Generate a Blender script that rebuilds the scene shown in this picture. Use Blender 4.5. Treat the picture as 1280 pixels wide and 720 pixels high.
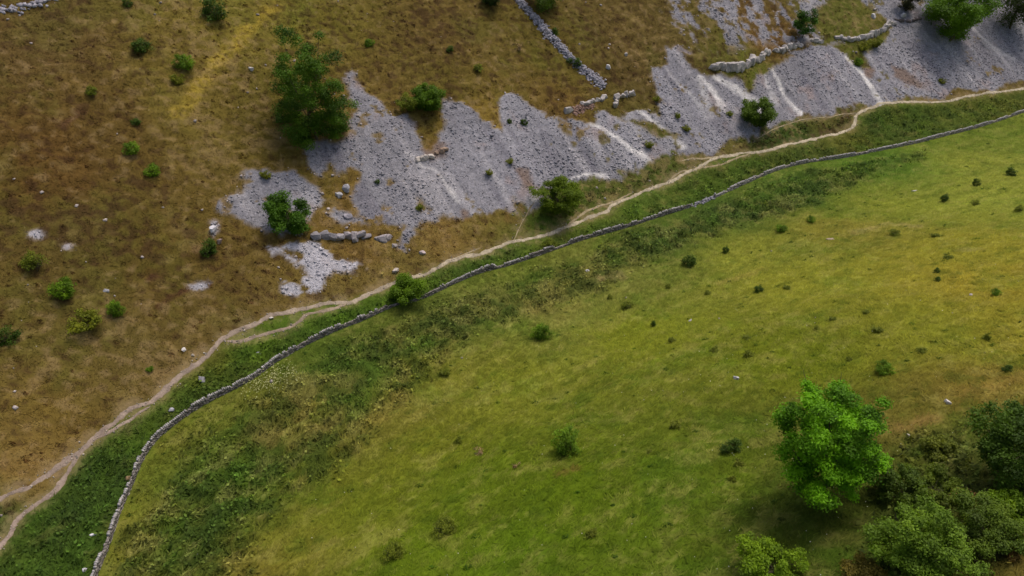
import bpy, math, random
import numpy as np
from math import radians as R

# ------------------------------------------------------------------ scene, camera, sky, sun
for o in list(bpy.data.objects): bpy.data.objects.remove(o)
sc = bpy.context.scene
col = sc.collection
CAMZ, PITCH, F = 60.0, R(35.0), 914.0
cam_d = bpy.data.cameras.new('camera'); cam = bpy.data.objects.new('camera', cam_d); col.objects.link(cam)
cam.location = (0, 0, CAMZ); cam.rotation_euler = (math.pi/2-PITCH, 0, 0)
cam_d.sensor_width = 36; cam_d.lens = F/1280*36; cam_d.clip_end = 3000; cam_d.clip_start = 0.5
sc.camera = cam
SUN_EL, SUN_AZ = R(66), R(42)            # azimuth measured from +Y towards +X
w = bpy.data.worlds.new('World'); sc.world = w; w.use_nodes = True
nt = w.node_tree; bg = nt.nodes['Background']
sky = nt.nodes.new('ShaderNodeTexSky'); sky.sky_type = 'NISHITA'; sky.sun_disc = False
sky.sun_elevation = SUN_EL; sky.sun_rotation = SUN_AZ; sky.dust_density = 5.0; sky.air_density = 1.0; sky.ozone_density = 1.0
nt.links.new(sky.outputs[0], bg.inputs[0]); bg.inputs[1].default_value = 0.115
sd = bpy.data.lights.new('sun', 'SUN'); sd.energy = 1.35; sd.angle = R(22); sd.color = (1.0, 0.95, 0.88)
sun = bpy.data.objects.new('sun', sd); col.objects.link(sun)
sun.rotation_euler = (math.pi/2-SUN_EL, 0, math.pi-SUN_AZ)
sun.location = (60, 60, 120)
sc.view_settings.view_transform = 'Standard'; sc.view_settings.look = 'None'
sc.view_settings.gamma = 1; sc.view_settings.use_curve_mapping = False
sc.view_settings.exposure = 0.22

rng = np.random.default_rng(7)
random.seed(5)

# ------------------------------------------------------------------ numpy noise
def _hash(ix, iy, seed):
    h = (ix.astype(np.int64)*374761393 + iy.astype(np.int64)*668265263 + seed*1442695041) & 0xffffffff
    h = ((h ^ (h >> 13))*1274126177) & 0xffffffff
    return ((h ^ (h >> 16)) & 0xffff)/65535.0
def vnoise(x, y, seed=0):
    x = np.asarray(x, float); y = np.asarray(y, float)
    ix = np.floor(x); iy = np.floor(y); fx = x-ix; fy = y-iy
    fx = fx*fx*fx*(fx*(fx*6-15)+10); fy = fy*fy*fy*(fy*(fy*6-15)+10)
    a = _hash(ix, iy, seed); b = _hash(ix+1, iy, seed); c = _hash(ix, iy+1, seed); d = _hash(ix+1, iy+1, seed)
    return (a+(b-a)*fx)*(1-fy) + (c+(d-c)*fx)*fy
def fbm(x, y, seed=0, oct=4, gain=.5):
    s = 0; a = 1; t = 0
    for i in range(oct):
        ang = 0.6*i; cx, sx = math.cos(ang), math.sin(ang)
        s = s + a*vnoise((x*cx-y*sx)*2**i, (x*sx+y*cx)*2**i, seed+i*17); t += a; a *= gain
    return s/t*2-1
def sstep(x, a, b):
    t = np.clip((x-a)/(b-a), 0, 1); return t*t*(3-2*t)

# ------------------------------------------------------------------ polyline helpers (world plan)
def seg_dist(px, py, pts, closed=False):
    """distance to a polyline, signed: positive on its left side"""
    pts = np.asarray(pts, float); n = len(pts)
    best = np.full(px.shape, 1e9); sign = np.ones(px.shape); along = np.zeros(px.shape); acc = 0
    for i in range(n if closed else n-1):
        a = pts[i]; b = pts[(i+1) % n]; dx, dy = b-a; L = math.hypot(dx, dy)+1e-9
        t = np.clip(((px-a[0])*dx+(py-a[1])*dy)/L/L, 0, 1)
        ex = px-(a[0]+dx*t); ey = py-(a[1]+dy*t)
        d = np.hypot(ex, ey); m = d < best
        best = np.where(m, d, best)
        cr = dx*ey-dy*ex
        sign = np.where(m, np.where(cr >= 0, 1., -1.), sign)
        along = np.where(m, acc+t*L, along); acc += L
    return best, sign, along
def poly_sd(px, py, poly):
    """signed distance to a polygon, positive inside; -99 far away"""
    poly = np.asarray(poly, float); out = np.full(px.shape, -99.0)
    lo = poly.min(0)-6; hi = poly.max(0)+6
    m = (px > lo[0]) & (px < hi[0]) & (py > lo[1]) & (py < hi[1])
    if not m.any(): return out
    x = px[m]; y = py[m]; d, _, _ = seg_dist(x, y, poly, True)
    inside = np.zeros(x.shape, bool); n = len(poly)
    for i in range(n):
        x1, y1 = poly[i]; x2, y2 = poly[(i+1) % n]
        if y1 == y2: continue
        c = ((y1 > y) != (y2 > y)) & (x < (x2-x1)*(y-y1)/(y2-y1)+x1)
        inside ^= c
    out[m] = np.where(inside, d, -d)
    return out

# ------------------------------------------------------------------ valley shape
P0, P1, P2 = np.array([-75., -10.]), np.array([-45., 80.]), np.array([111., 152.])
bez = [(1-t)**2*P0+2*t*(1-t)*P1+t*t*P2 for t in np.linspace(0, 1, 15)]
axis = [P0-np.array([60, 180.])*4] + bez + [P2+np.array([156., 72.])*5]
def valley(px, py):
    d, s, al = seg_dist(px, py, axis); d = d*s
    far = np.logaddexp(0, (d-4)/2.0)*2.0
    near = np.logaddexp(0, (-d-16)/6.0)*6.0
    zf = 0.60*far; zf = 105-np.logaddexp(0, (105-zf)/10)*10 + 0*zf
    zf = np.where(zf < 0, 0, zf); 
    zf = 105 - np.logaddexp(0, (105-0.60*far)/10)*10; zf = np.where(far > 0, zf, zf) 
    zn = 52 - np.logaddexp(0, (52-0.40*near)/8)*8
    z = np.maximum(105-105+0.60*far - np.maximum(0, 0.60*far-zf), 0)*1.0 + np.minimum(0.40*near, np.maximum(zn, 0)+0.2)
    return z, d, al
def smooth_height(px, py):
    z, d, al = valley(px, py)
    z = z + 1.6*fbm(px/38, py/38, 3, 3)*sstep(np.abs(d), 6, 30)
    z = z + 0.5*fbm(px/11, py/11, 9, 3)*sstep(np.abs(d), 3, 15)
    return z, d, al

def lines(lo, hi, step, outer):
    c = list(np.arange(lo, hi+1e-6, step)); s = step
    a, b = lo, hi; left = []; right = []
    while b < outer: s *= 1.13; b += s; right.append(b)
    s = step
    while a > -outer: s *= 1.13; a -= s; left.append(a)
    return np.array(left[::-1]+c+right)
STEP = 0.36
GX = lines(-105, 175, STEP, 900.); GY = lines(8, 222, STEP, 900.)
XX, YY = np.meshgrid(GX, GY)
Z0, DD, AL = smooth_height(XX, YY)

def interp(A, px, py):
    px = np.asarray(px, float); py = np.asarray(py, float)
    i = np.clip(np.searchsorted(GX, px)-1, 0, len(GX)-2); j = np.clip(np.searchsorted(GY, py)-1, 0, len(GY)-2)
    fx = (px-GX[i])/(GX[i+1]-GX[i]); fy = (py-GY[j])/(GY[j+1]-GY[j])
    if A.ndim == 3: fx = fx[..., None]; fy = fy[..., None]
    return (A[j, i]*(1-fx)+A[j, i+1]*fx)*(1-fy)+(A[j+1, i]*(1-fx)+A[j+1, i+1]*fx)*fy

cp, sp = math.cos(PITCH), math.sin(PITCH)
def ground(pts, A=None):
    """points named by where they lie in the survey photograph -> world plan position (x, y) and distance, on the hillside"""
    A = Z0 if A is None else A
    p = np.asarray(pts, float).reshape(-1, 2)
    u = (p[:, 0]-640)/F; v = (360-p[:, 1])/F
    dy = cp+v*sp; dz = -sp+v*cp
    ts = np.arange(20, 420, 0.5)
    T = np.broadcast_to(ts, (len(p), len(ts)))
    below = (CAMZ+dz[:, None]*T) < interp(A, u[:, None]*T, dy[:, None]*T)
    k = np.where(below.any(1), below.argmax(1), len(ts)-1)
    lo = ts[np.maximum(k-1, 0)]; hi = ts[k]
    for _ in range(12):
        mid = (lo+hi)/2; b = (CAMZ+dz*mid) < interp(A, u*mid, dy*mid)
        hi = np.where(b, mid, hi); lo = np.where(b, lo, mid)
    return np.stack([u*hi, dy*hi], 1), hi
def G(pts): return ground(pts)[0]
def project(x, y, z):
    q = z-CAMZ; dep = y*cp-q*sp; up = y*sp+q*cp
    dep = np.maximum(dep, 1e-3)
    return 640+F*x/dep, 360-F*up/dep, dep

# ------------------------------------------------------------------ survey: paths, walls, scree, patches
PATHS = [
 [(-60,725),(0,680),(20,650),(43,630),(67,612),(80,593),(100,562),(127,540),(153,517),(167,508),(190,502),(207,484),(231,462),(253,447),(269,433),(280,423),(304,411),(322,403),(337,396),(369,388),(404,378),(437,376),(460,367),(487,357),(507,350),(533,340),(553,330),(580,320),(603,316),(640,302),(671,297),(689,292),(713,282),(735,273),(758,265),(769,254),(795,243),(831,230),(847,223),(862,213),(884,202),(900,197),(930,191),(960,188),(987,180),(1013,175),(1047,167),(1067,157),(1073,143),(1093,133),(1103,128),(1140,127),(1177,127),(1213,120),(1247,115),(1280,110),(1340,98)],
 [(-60,650),(0,620),(33,607),(60,592),(85,572),(101,558)],
 [(280,426),(300,427),(322,421),(344,416),(366,408),(376,402),(385,394),(402,390),(420,385),(437,376)],
 [(695,290),(713,277),(731,264),(751,257),(773,250),(791,241)],
 [(833,229),(840,220),(852,214),(864,212)],
 [(851,201),(865,198),(880,198),(900,196)],
 [(866,212),(880,208),(900,205),(920,198),(938,191)],
 [(945,172),(967,162),(1003,149),(1043,144),(1072,141)],
 [(188,506),(168,518),(140,538),(118,549)],
 [(565,325),(583,315),(600,309)],
 [(640,300),(655,270),(668,250)],
]
PW = [.58, .6, .42, .38, .3, .32, .38, .2, .35, .3, .2]     # path widths in metres
WALL_A = [(116,735),(120,720),(135,683),(150,640),(165,605),(178,575),(195,550),(222,527),(250,508),(280,492),(300,482),(320,470),(345,452),(380,432),(420,413),(455,399),(490,383),(505,379),(530,372),(570,353),(600,341),(640,330),(690,313),(730,299),(780,285),(820,272),(862,259)]
WALL_B = [(893,247),(930,230),(970,213),(1010,203),(1060,196),(1100,188),(1140,180),(1180,170),(1220,160),(1260,147),(1280,140),(1330,125),(1400,105)]
WALL_C = [(640,-12),(652,5),(668,22),(683,40),(698,56),(712,72),(727,86),(742,98),(756,108)]
SCREE = [
 [(303,210),(318,205),(345,212),(370,214),(388,222),(398,235),(405,250),(395,265),(385,278),(360,290),(335,288),(310,283),(290,272),(277,260),(283,250),(300,243),(303,225)],
 [(430,92),(436,90),(445,100),(455,112),(470,122),(478,135),(490,143),(507,146),(522,160),(524,175),(532,188),(545,180),(553,160),(556,122),(570,120),(585,130),(600,145),(622,152),(628,125),(645,125),(662,135),(690,147),(715,150),(735,150),(745,155),(770,147),(780,135),(800,130),(818,137),(825,140),(815,115),(806,95),(812,85),(830,75),(832,60),(860,58),(868,70),(880,92),(930,94),(945,94),(965,80),(990,66),(1010,55),(1030,56),(1050,52),(1075,66),(1100,55),(1120,35),(1100,22),(1075,0),(1065,-30),(1440,-30),(1440,70),(1280,99),(1240,110),(1200,114),(1150,122),(1100,126),(1060,136),(1010,144),(960,160),(930,176),(900,188),(870,188),(845,193),(818,201),(790,210),(765,218),(740,228),(715,235),(690,245),(665,262),(650,265),(620,262),(590,268),(560,270),(530,283),(510,285),(490,280),(470,278),(448,268),(441,262),(447,240),(450,230),(440,222),(415,226),(400,215),(390,200),(378,180),(395,177),(420,178),(437,165),(440,140),(425,120),(428,105)],
 [(410,266),(425,262),(455,272),(457,282),(430,281),(412,279)],
 [(507,284),(523,284),(520,298),(512,310),(503,308),(508,296)],
 [(612,150),(640,146),(640,168),(620,170)],
]
PALE = [
 [(345,306),(360,301),(385,300),(410,312),(430,325),(455,325),(460,335),(440,343),(420,338),(405,345),(400,360),(385,368),(370,368),(350,362),(353,350),(372,352),(383,345),(380,335),(358,325)],
 [(37,290),(48,286),(57,292),(48,298),(38,296)], [(78,308),(86,305),(94,309),(88,314),(80,313)],
 [(236,356),(248,352),(262,350),(258,358),(242,363)], [(335,308),(345,303),(350,312),(340,318)],
 [(262,278),(272,276),(274,290),(266,298)],
]
MOTTLE = [(826,-5),(1065,-5),(1050,5),(1022,12),(1018,30),(1035,48),(1005,52),(975,60),(935,50),(925,62),(900,66),(880,62),(868,50),(850,40),(836,22)]
BROWN_TOP = [(1022,12),(1058,-20),(1072,0),(1098,24),(1106,34),(1092,42),(1062,46),(1026,43),(1018,28)]
ISLANDS = [   # turf growing through the scree
 [(526,165),(545,148),(556,150),(550,172),(538,186),(527,184)],
 [(905,92),(935,86),(960,76),(985,68),(992,70),(965,84),(945,94),(940,108),(930,112),(924,98)],
 [(850,62),(868,66),(886,84),(884,93),(868,84),(856,74)],
 [(1040,56),(1062,52),(1078,66),(1088,84),(1076,84),(1058,70)],
 [(1078,48),(1100,42),(1092,62),(1078,66)],
 [(640,250),(655,252),(662,262),(648,268)],
 [(770,150),(800,148),(828,158),(846,172),(830,172),(800,158)],
 [(800,112),(812,118),(822,134),(812,140),(800,128)],
 [(694,148),(704,156),(714,166),(708,168),(696,158)],
 [(612,140),(622,140),(626,160),(616,158)],
 [(518,250),(528,250),(532,262),(522,266)], [(415,208),(422,212),(420,226),(410,226)],
 [(434,224),(448,226),(444,240),(436,246)],
]
ORANGE = [[(1112,80),(1124,83),(1140,95),(1156,106),(1150,111),(1134,106),(1120,96)], [(1080,82),(1092,86),(1090,96),(1080,94)],
          [(580,262),(588,262),(590,274),(582,274)], [(625,262),(645,268),(650,280),(630,276)],
          [(520,185),(540,176),(560,178),(556,190),(536,198)], [(640,205),(660,210),(664,232),(654,236)]]
STREAKS = [([(1050,62),(1060,72),(1070,83),(1079,95),(1087,107),(1093,118),(1097,128)], .9, 1.),
 ([(737,153),(750,158),(763,167),(775,173),(787,183),(802,192),(817,205)], .75, 1.), ([(797,137),(812,148),(827,160),(840,172),(853,182)], .8, .8),
 ([(823,74),(840,95),(858,112),(876,134)], .5, .45), ([(873,93),(888,110),(903,130)], 1.3, .75), ([(893,95),(915,108),(935,122),(956,135)], 1.4, .8),
 ([(965,88),(974,100),(983,123),(995,135),(1007,145)], .8, .9), ([(713,225),(735,220),(757,218)], .45, .8),
 ([(504,189),(522,209),(544,213),(560,233),(572,250)], .4, .45), ([(870,96),(880,120),(885,140)], 1.2, .35),
 ([(1210,20),(1220,40),(1240,60),(1262,70)], .9, .3), ([(955,92),(962,108),(968,128)], .9, .45), ([(655,260),(662,252),(668,240)], .6, .6)]
STAINS = [([(345,8),(322,28),(300,45),(285,62),(268,85),(250,108),(238,125),(222,138)], 1.2, (156,138,50), .8),
 ([(203,380),(215,372),(232,362),(250,354),(262,350)], .6, (72,42,30), .85), ([(190,348),(205,342)], .7, (74,44,32), .7),
 ([(245,312),(258,318),(272,312)], .6, (74,46,32), .7), ([(380,10),(360,40),(372,60)], 2.2, (104,106,34), .5),
 ([(730,35),(745,45)], 1.2, (74,50,32), .5), ([(640,250),(655,262)], .8, (130,90,60), .5), ([(80,160),(96,136),(100,140)], .5, (80,54,40), .6),
 ([(1180,500),(1200,494),(1225,488),(1245,482),(1280,470)], 1.0, (140,112,60), .6), ([(1134,540),(1150,528),(1170,522)], .9, (140,106,66), .6),
 ([(1070,292),(1090,284),(1110,280),(1135,282),(1150,284)], 1.1, (156,136,88), .7), ([(900,355),(930,346),(952,338)], .8, (146,128,66), .6),
 ([(748,352),(765,346),(778,350)], 1.0, (148,132,86), .7), ([(1200,312),(1220,312)], 1.0, (148,132,80), .5), ([(330,545),(370,548),(402,536),(412,522)], 2.0, (128,116,60), .55),
 ([(700,590),(722,586)], .5, (120,90,50), .6), ([(660,385),(700,395),(720,385)], 2.2, (134,122,62), .5), ([(480,520),(500,500),(520,512)], 2., (128,112,54), .55)]
LUSH = [
 [(140,725),(150,690),(175,640),(200,600),(240,560),(300,515),(400,452),(470,418),(520,395),(600,365),(640,350),(700,335),(716,330),(660,362),(650,378),(600,412),(560,440),(530,480),(500,510),(470,545),(430,590),(390,615),(345,650),(315,695),(300,735)],
 [(735,330),(745,305),(800,290),(860,275),(900,255),(960,230),(1020,213),(1060,206),(1120,197),(1160,187),(1150,202),(1080,227),(1040,247),(1000,264),(960,271),(900,291),(830,315),(790,335),(750,338)],
 [(600,385),(650,355),(700,338),(760,328),(780,345),(760,362),(720,378),(680,395),(640,405)],
]
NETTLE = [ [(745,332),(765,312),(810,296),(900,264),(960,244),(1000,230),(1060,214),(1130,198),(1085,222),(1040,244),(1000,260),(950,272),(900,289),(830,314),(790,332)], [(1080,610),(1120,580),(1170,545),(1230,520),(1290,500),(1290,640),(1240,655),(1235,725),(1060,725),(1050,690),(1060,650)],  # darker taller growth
 [(940,176),(970,164),(1010,152),(1050,146),(1064,150),(1040,158),(1000,170),(960,182),(930,186)],
 [(700,268),(740,240),(790,220),(840,206),(845,212),(800,232),(750,250),(715,272)],
 [(60,620),(90,590),(120,580),(180,560),(200,560),(165,600),(150,640),(130,690),(115,725),(0,725),(30,690)],
 [(0,640),(40,625),(60,605),(55,620),(20,645),(0,668)],
 [(500,358),(560,338),(640,312),(720,290),(700,300),(640,322),(560,345),(520,362)],
 [(1075,140),(1110,133),(1150,136),(1110,140),(1078,148)],
 [(740,335),(745,315),(800,305),(830,305),(790,328),(760,338)],
 [(170,690),(210,600),(260,580),(320,560),(370,580),(340,620),(300,660),(290,720),(160,725)],
 [(395,500),(440,490),(450,500),(430,545),(405,575),(370,590),(340,585)],
 [(560,405),(640,375),(600,400),(540,435),(500,455)],
]
# turf colour notes: (position, sRGB)
C_FAR = [((50,60),(96,79,38)),((150,150),(94,77,33)),((60,200),(93,71,31)),((250,90),(104,90,36)),((400,30),(104,96,34)),((550,50),(100,84,38)),((560,100),(97,87,33)),((700,80),(98,88,33)),((700,128),(106,86,38)),((780,30),(96,82,37)),((800,75),(92,78,36)),((100,300),(90,77,33)),((200,330),(92,76,31)),((60,450),(95,83,35)),((150,430),(97,86,38)),((60,520),(106,90,36)),((30,585),(128,104,52)),((250,400),(95,81,35)),((450,315),(113,92,42)),((560,290),(120,99,48)),((400,395),(106,90,40)),((250,470),(108,92,45)),((960,50),(101,77,36)),((330,150),(92,82,32)),((220,130),(112,100,40)),((320,20),(118,108,42)),((285,60),(112,102,38)),((330,100),(96,88,32)),((600,150),(125,105,42)),((480,120),(104,88,38)),((400,240),(108,88,38)),((1200,118),(108,94,44)),
 ((680,285),(74,98,28)),((760,230),(82,90,32)),((720,255),(74,88,30)),((820,210),(72,84,28)),((900,190),(97,92,40)),((980,165),(58,76,24)),((1040,150),(85,85,35)),((620,285),(116,97,44)),((640,295),(84,96,34)),((600,300),(108,96,40)),((500,335),(106,95,42)),((440,355),(104,92,40)),((960,100),(95,98,32)),((1070,60),(92,96,34)),((0,640),(58,76,27)),((1260,-40),(85,80,40)),((0,-60),(95,80,38))]
C_MID = [((150,600),(62,80,28)),((100,680),(58,74,26)),((60,700),(66,86,26)),((250,500),(74,94,28)),((190,560),(66,88,26)),((210,525),(82,98,32)),((320,445),(80,104,28)),((400,410),(80,104,30)),((480,380),(80,102,30)),((600,330),(76,94,32)),((800,262),(86,104,36)),((750,280),(92,104,38)),((900,225),(82,96,34)),((1000,190),(82,92,35)),((1100,160),(76,92,32)),((1150,150),(86,98,36)),((1250,128),(92,98,38)),((700,290),(90,104,35)),((260,440),(100,92,38)),((1060,175),(96,98,38))]
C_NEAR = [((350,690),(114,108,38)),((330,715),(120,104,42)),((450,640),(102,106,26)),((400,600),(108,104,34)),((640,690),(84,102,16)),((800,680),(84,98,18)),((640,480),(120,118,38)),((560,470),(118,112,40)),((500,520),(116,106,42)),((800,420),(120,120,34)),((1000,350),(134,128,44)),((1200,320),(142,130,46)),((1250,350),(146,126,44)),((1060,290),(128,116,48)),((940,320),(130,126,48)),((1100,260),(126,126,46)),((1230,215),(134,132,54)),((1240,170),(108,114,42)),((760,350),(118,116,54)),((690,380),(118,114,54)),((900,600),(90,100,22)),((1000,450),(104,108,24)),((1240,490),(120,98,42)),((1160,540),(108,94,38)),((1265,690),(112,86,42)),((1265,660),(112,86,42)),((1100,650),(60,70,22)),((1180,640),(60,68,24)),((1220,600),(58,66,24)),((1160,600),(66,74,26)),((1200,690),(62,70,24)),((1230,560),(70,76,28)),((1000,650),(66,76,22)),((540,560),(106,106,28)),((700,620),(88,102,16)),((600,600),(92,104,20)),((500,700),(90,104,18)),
 ((165,640),(116,108,42)),((150,700),(104,102,34)),((205,560),(104,98,38)),((230,600),(72,96,26)),((300,580),(66,94,22)),((250,680),(62,80,26)),((370,540),(118,106,46)),((330,550),(108,98,42)),((300,620),(74,98,22)),((420,440),(82,94,34)),((450,460),(84,92,34)),((560,400),(88,94,40)),((620,380),(100,102,44)),((660,345),(96,102,38)),((820,300),(74,88,34)),((900,270),(74,90,36)),((1000,240),(78,98,36)),((1100,205),(84,106,34)),((720,345),(108,106,48)),((1250,250),(132,132,52)),((1180,420),(126,122,38)),((1280,420),(134,120,40))]
k_alb = 1.0
def lin(c):
    c = np.asarray(c, float)/255.0
    return np.where(c <= .04045, c/12.92, ((c+.055)/1.055)**2.4)

def idw(px, py, notes):
    P = G([n[0] for n in notes]); C = lin([n[1] for n in notes])
    W = 0; S = 0
    for (x, y), c in zip(P, C):
        wt = 1/(((px-x)**2+(py-y)**2)+9.0)**1.7
        W = W+wt; S = S+wt[..., None]*c
    return S/W[..., None]

path_w = [G(p) for p in PATHS]
wallA_w, wallB_w, wallC_w = G(WALL_A), G(WALL_B), G(WALL_C)
# working arrays only near the view
fine = (XX > -110) & (XX < 185) & (YY > 0) & (YY < 232)
fx, fy = XX[fine], YY[fine]
warpx = 1.1*fbm(fx/3.2, fy/3.2, 51, 4); warpy = 1.1*fbm(fx/3.2, fy/3.2, 52, 4)
warpx += 1.5*fbm(fx/7, fy/7, 55, 3); warpy += 1.5*fbm(fx/7, fy/7, 56, 3)
sxp, syp = fx+warpx, fy+warpy                     # edges are ragged
def full(a, fill=0.0):
    o = np.full(XX.shape, fill); o[fine] = a; return o

scree_f = np.zeros(fx.shape)
edge_n = 0.9*fbm(fx/1.5, fy/1.5, 61, 4, .75)
for p in SCREE: scree_f = np.maximum(scree_f, sstep(poly_sd(sxp, syp, G(p))+edge_n, -.35, .45))
pale_f = np.zeros(fx.shape)
for i, p in enumerate(PALE):
    q = (1.0 if i == 0 else .3)
    pale_f = np.maximum(pale_f, sstep(poly_sd(fx+warpx*q*.6, fy+warpy*q*.6, G(p))+edge_n*q, -.3, .3))
pale_f *= np.where(poly_sd(fx, fy, G(PALE[0])) > -2, sstep(fbm(fx/1.6, fy/1.6, 64, 3), -.42, -.2), 1)
mo = poly_sd(sxp, syp, G(MOTTLE))
mn = fbm(fx/2.6+fy/8, fy/5, 71, 4, .6)
mott = sstep(mo, -1, 1.5)*sstep(mn+.7*fbm(fx/1.3, fy/1.3, 73, 3), -.10, .22)
scree_f = np.maximum(scree_f, mott*.95)
scree_f *= 1-sstep(poly_sd(sxp, syp, G(BROWN_TOP)), -.5, .6)
isl = np.zeros(fx.shape)
for p in ISLANDS: isl = np.maximum(isl, sstep(poly_sd(fx+warpx*.7, fy+warpy*.7, G(p))+edge_n, -.5, .5))
# small turf tufts invading the scree, more towards its lower edge
nearedge = sstep(fbm(fx/.9, fy/.9, 82, 2), -1, 1)*0
tn = fbm(fx/2.3, fy/2.3, 81, 4, .65); big = fbm(fx/12, fy/12, 83, 2)
isl = np.maximum(isl, sstep(tn+.55*big, .44, .56)*.85)
scree_f *= 1-isl
scree_f = np.maximum(scree_f, pale_f)
orange = np.zeros(fx.shape)
for p in ORANGE: orange = np.maximum(orange, sstep(poly_sd(fx+warpx*.4, fy+warpy*.4, G(p))+edge_n, -.5, .6))
streak = np.zeros(fx.shape)
for p, wd, st in STREAKS:
    P = G(p); d, _, al = seg_dist(fx+warpx*.5, fy+warpy*.5, P); L = al.max()
    wv = wd*(.55+.9*al/L)
    streak = np.maximum(streak, st*(1-sstep(d, wv*.35, wv*1.15))*(.75+.5*fbm(fx/.9, fy/.9, 91, 2)))
lush = np.zeros(fx.shape)
for p in LUSH: lush = np.maximum(lush, sstep(poly_sd(sxp, syp, G(p))+edge_n*2, -1.2, 1.2))
nettle = np.zeros(fx.shape)
for p in NETTLE: nettle = np.maximum(nettle, (.7+.3*edge_n)*sstep(poly_sd(fx+warpx*1.6, fy+warpy*1.6, G(p))+edge_n*2.5, -1, 1.6))
pd, ps, _ = seg_dist(fx, fy, path_w[0])
pmin = pd.copy()
for P, wd in zip(path_w[1:], PW[1:]): pmin = np.minimum(pmin, seg_dist(fx, fy, P)[0]+(1-wd)*.3)
wall_all = np.concatenate([wallA_w, wallB_w])
wd_, ws, _ = seg_dist(fx, fy, wall_all)
side_far = ps > 0; side_near = ws < 0
# verge between path and wall is lush as well
mid = (~side_far) & (~side_near)
wfar = sstep(pd*np.where(side_far, 1, -1), -.7, .7)[..., None]
wnear = sstep(wd_*np.where(side_near, 1, -1), -.5, .5)[..., None]
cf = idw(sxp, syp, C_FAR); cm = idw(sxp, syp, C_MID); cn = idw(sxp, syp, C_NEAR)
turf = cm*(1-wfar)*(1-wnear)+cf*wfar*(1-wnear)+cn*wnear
lushall = np.maximum(lush, np.where(mid, .8*sstep(pd, .8, 2.5), 0))
nearslope = np.where(side_near, 1-lush, 0)
dd_f = DD[fine]; al_f = AL[fine]
# turf variation: patches of bleached and fresh grass; contour-wise streaks
n1 = fbm(fx/7, fy/7, 101, 4); n2 = fbm(fx/1.6, fy/1.6, 103, 4, .6); n3 = fbm(al_f/5.5+dd_f*.05, dd_f/.9, 105, 3, .6); n4 = fbm(fx/.8, fy/.8, 107, 2)
straw = lin((150,132,78)); green = lin((64,96,18)); rust = lin((80,58,32)); dark = lin((50,70,26))
def mix(c, t, m): m = np.clip(m, 0, 1)[..., None]; return c*(1-m)+t*m
far1 = np.where(side_far, 1., 0.)
turf = mix(turf, straw, .32*sstep(n2+.5*n3, .15, .8)*(1-.55*nettle))
turf = mix(turf, rust, far1*.18*sstep(-n2-.3*n1, .16, .6))
turf = mix(turf, green, .28*sstep(n1+.3*n4, .1, .55)*(1-.5*far1))
turf = mix(turf, dark*1.15, .5*nettle*sstep(n2, -.5, .25))
lt = fbm(fx/2.2, fy/2.2, 113, 4, .6)
mound = 1-2*np.abs(fbm((al_f*.8+dd_f*.2)/1.9, dd_f/1.2, 116, 2, .5))*1.7
mound = np.clip(mound, -.6, 1)
turf = mix(turf, dark, .6*lushall*sstep(lt, -.14, .22))
turf = mix(turf, lin((132,130,74)), .36*lush*sstep(-lt, .05, .3))
turf = mix(turf, lin((76,108,28)), .3*lushall*sstep(fbm(fx/4, fy/4, 115, 3), .12, .4))
turf *= (1+.16*n3*(nearslope*.9+.5*far1)+.14*n4)[..., None]
turf = mix(turf, lin((112,86,44)), .5*orange)
margin = sstep(-np.abs(scree_f-.45), -.45, -.15)
turf = mix(turf, lin((126,100,46)), .35*margin)
scol = np.ones(fx.shape+(3,))*lin((140,137,141))
sn = fbm(fx/5, fy/5, 121, 4)
scol *= (1+.16*sn)[..., None]
chute = fbm(al_f/1.7+.4*n1, dd_f/16, 125, 3, .6); grade = fbm(al_f/6, dd_f/20, 126, 3)
scol *= (1+.22*grade)[..., None]
scol = mix(scol, lin((190,184,184)), .36*sstep(chute, .18, .5)); scol = mix(scol, lin((112,108,116)), .5*sstep(-chute, .2, .5))
scol = mix(scol, lin((150,132,126)), .6*sstep(sn+.4*n2, .2, .7))
scol = mix(scol, lin((226,220,214)), 1.0*streak)
scol = mix(scol, lin((188,184,188)), .7*pale_f)
scol = mix(scol, lin((122,96,74)), .7*orange)
for p, wv, c, st in STAINS:
    dS, _, _ = seg_dist(fx+warpx*.4, fy+warpy*.4, G(p)); turf = mix(turf, lin(c), st*(1-sstep(dS, wv*.3, wv*1.2))*sstep(n2+n4, -.9, .3))
spot = fbm(fx/.95, fy/.75, 117, 2, .5)+.45*fbm(fx/13, fy/13, 118, 2)
turf = mix(turf, lin((62,42,26)), far1*.6*sstep(spot, .36, .50))
turf = mix(turf, lin((150,128,84)), far1*.35*sstep(-spot, .34, .52))
wisp = fbm(al_f/3.0+2*n1, dd_f/.7+3*n2, 119, 3, .6)
turf = mix(turf, lin((158,144,84)), nearslope*.30*sstep(wisp+.35*n1, .16, .6)); turf = mix(turf, lin((60,78,18)), nearslope*.45*sstep(-wisp, .12, .55))
sm = np.clip(scree_f, 0, 1)
wear = (1-sstep(pmin, .45, 1.5))*.55
turf = mix(turf, lin((138,120,84)), wear*sstep(n4+n2, -.5, .5))
turf *= 1+far1[..., None]*np.array([.06, .01, .13])+nearslope[..., None]*np.array([-.01, .10, -.1])+np.maximum(lushall, nettle)[..., None]*.12
base = turf*(1-sm[..., None])+scol*sm[..., None]

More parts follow.
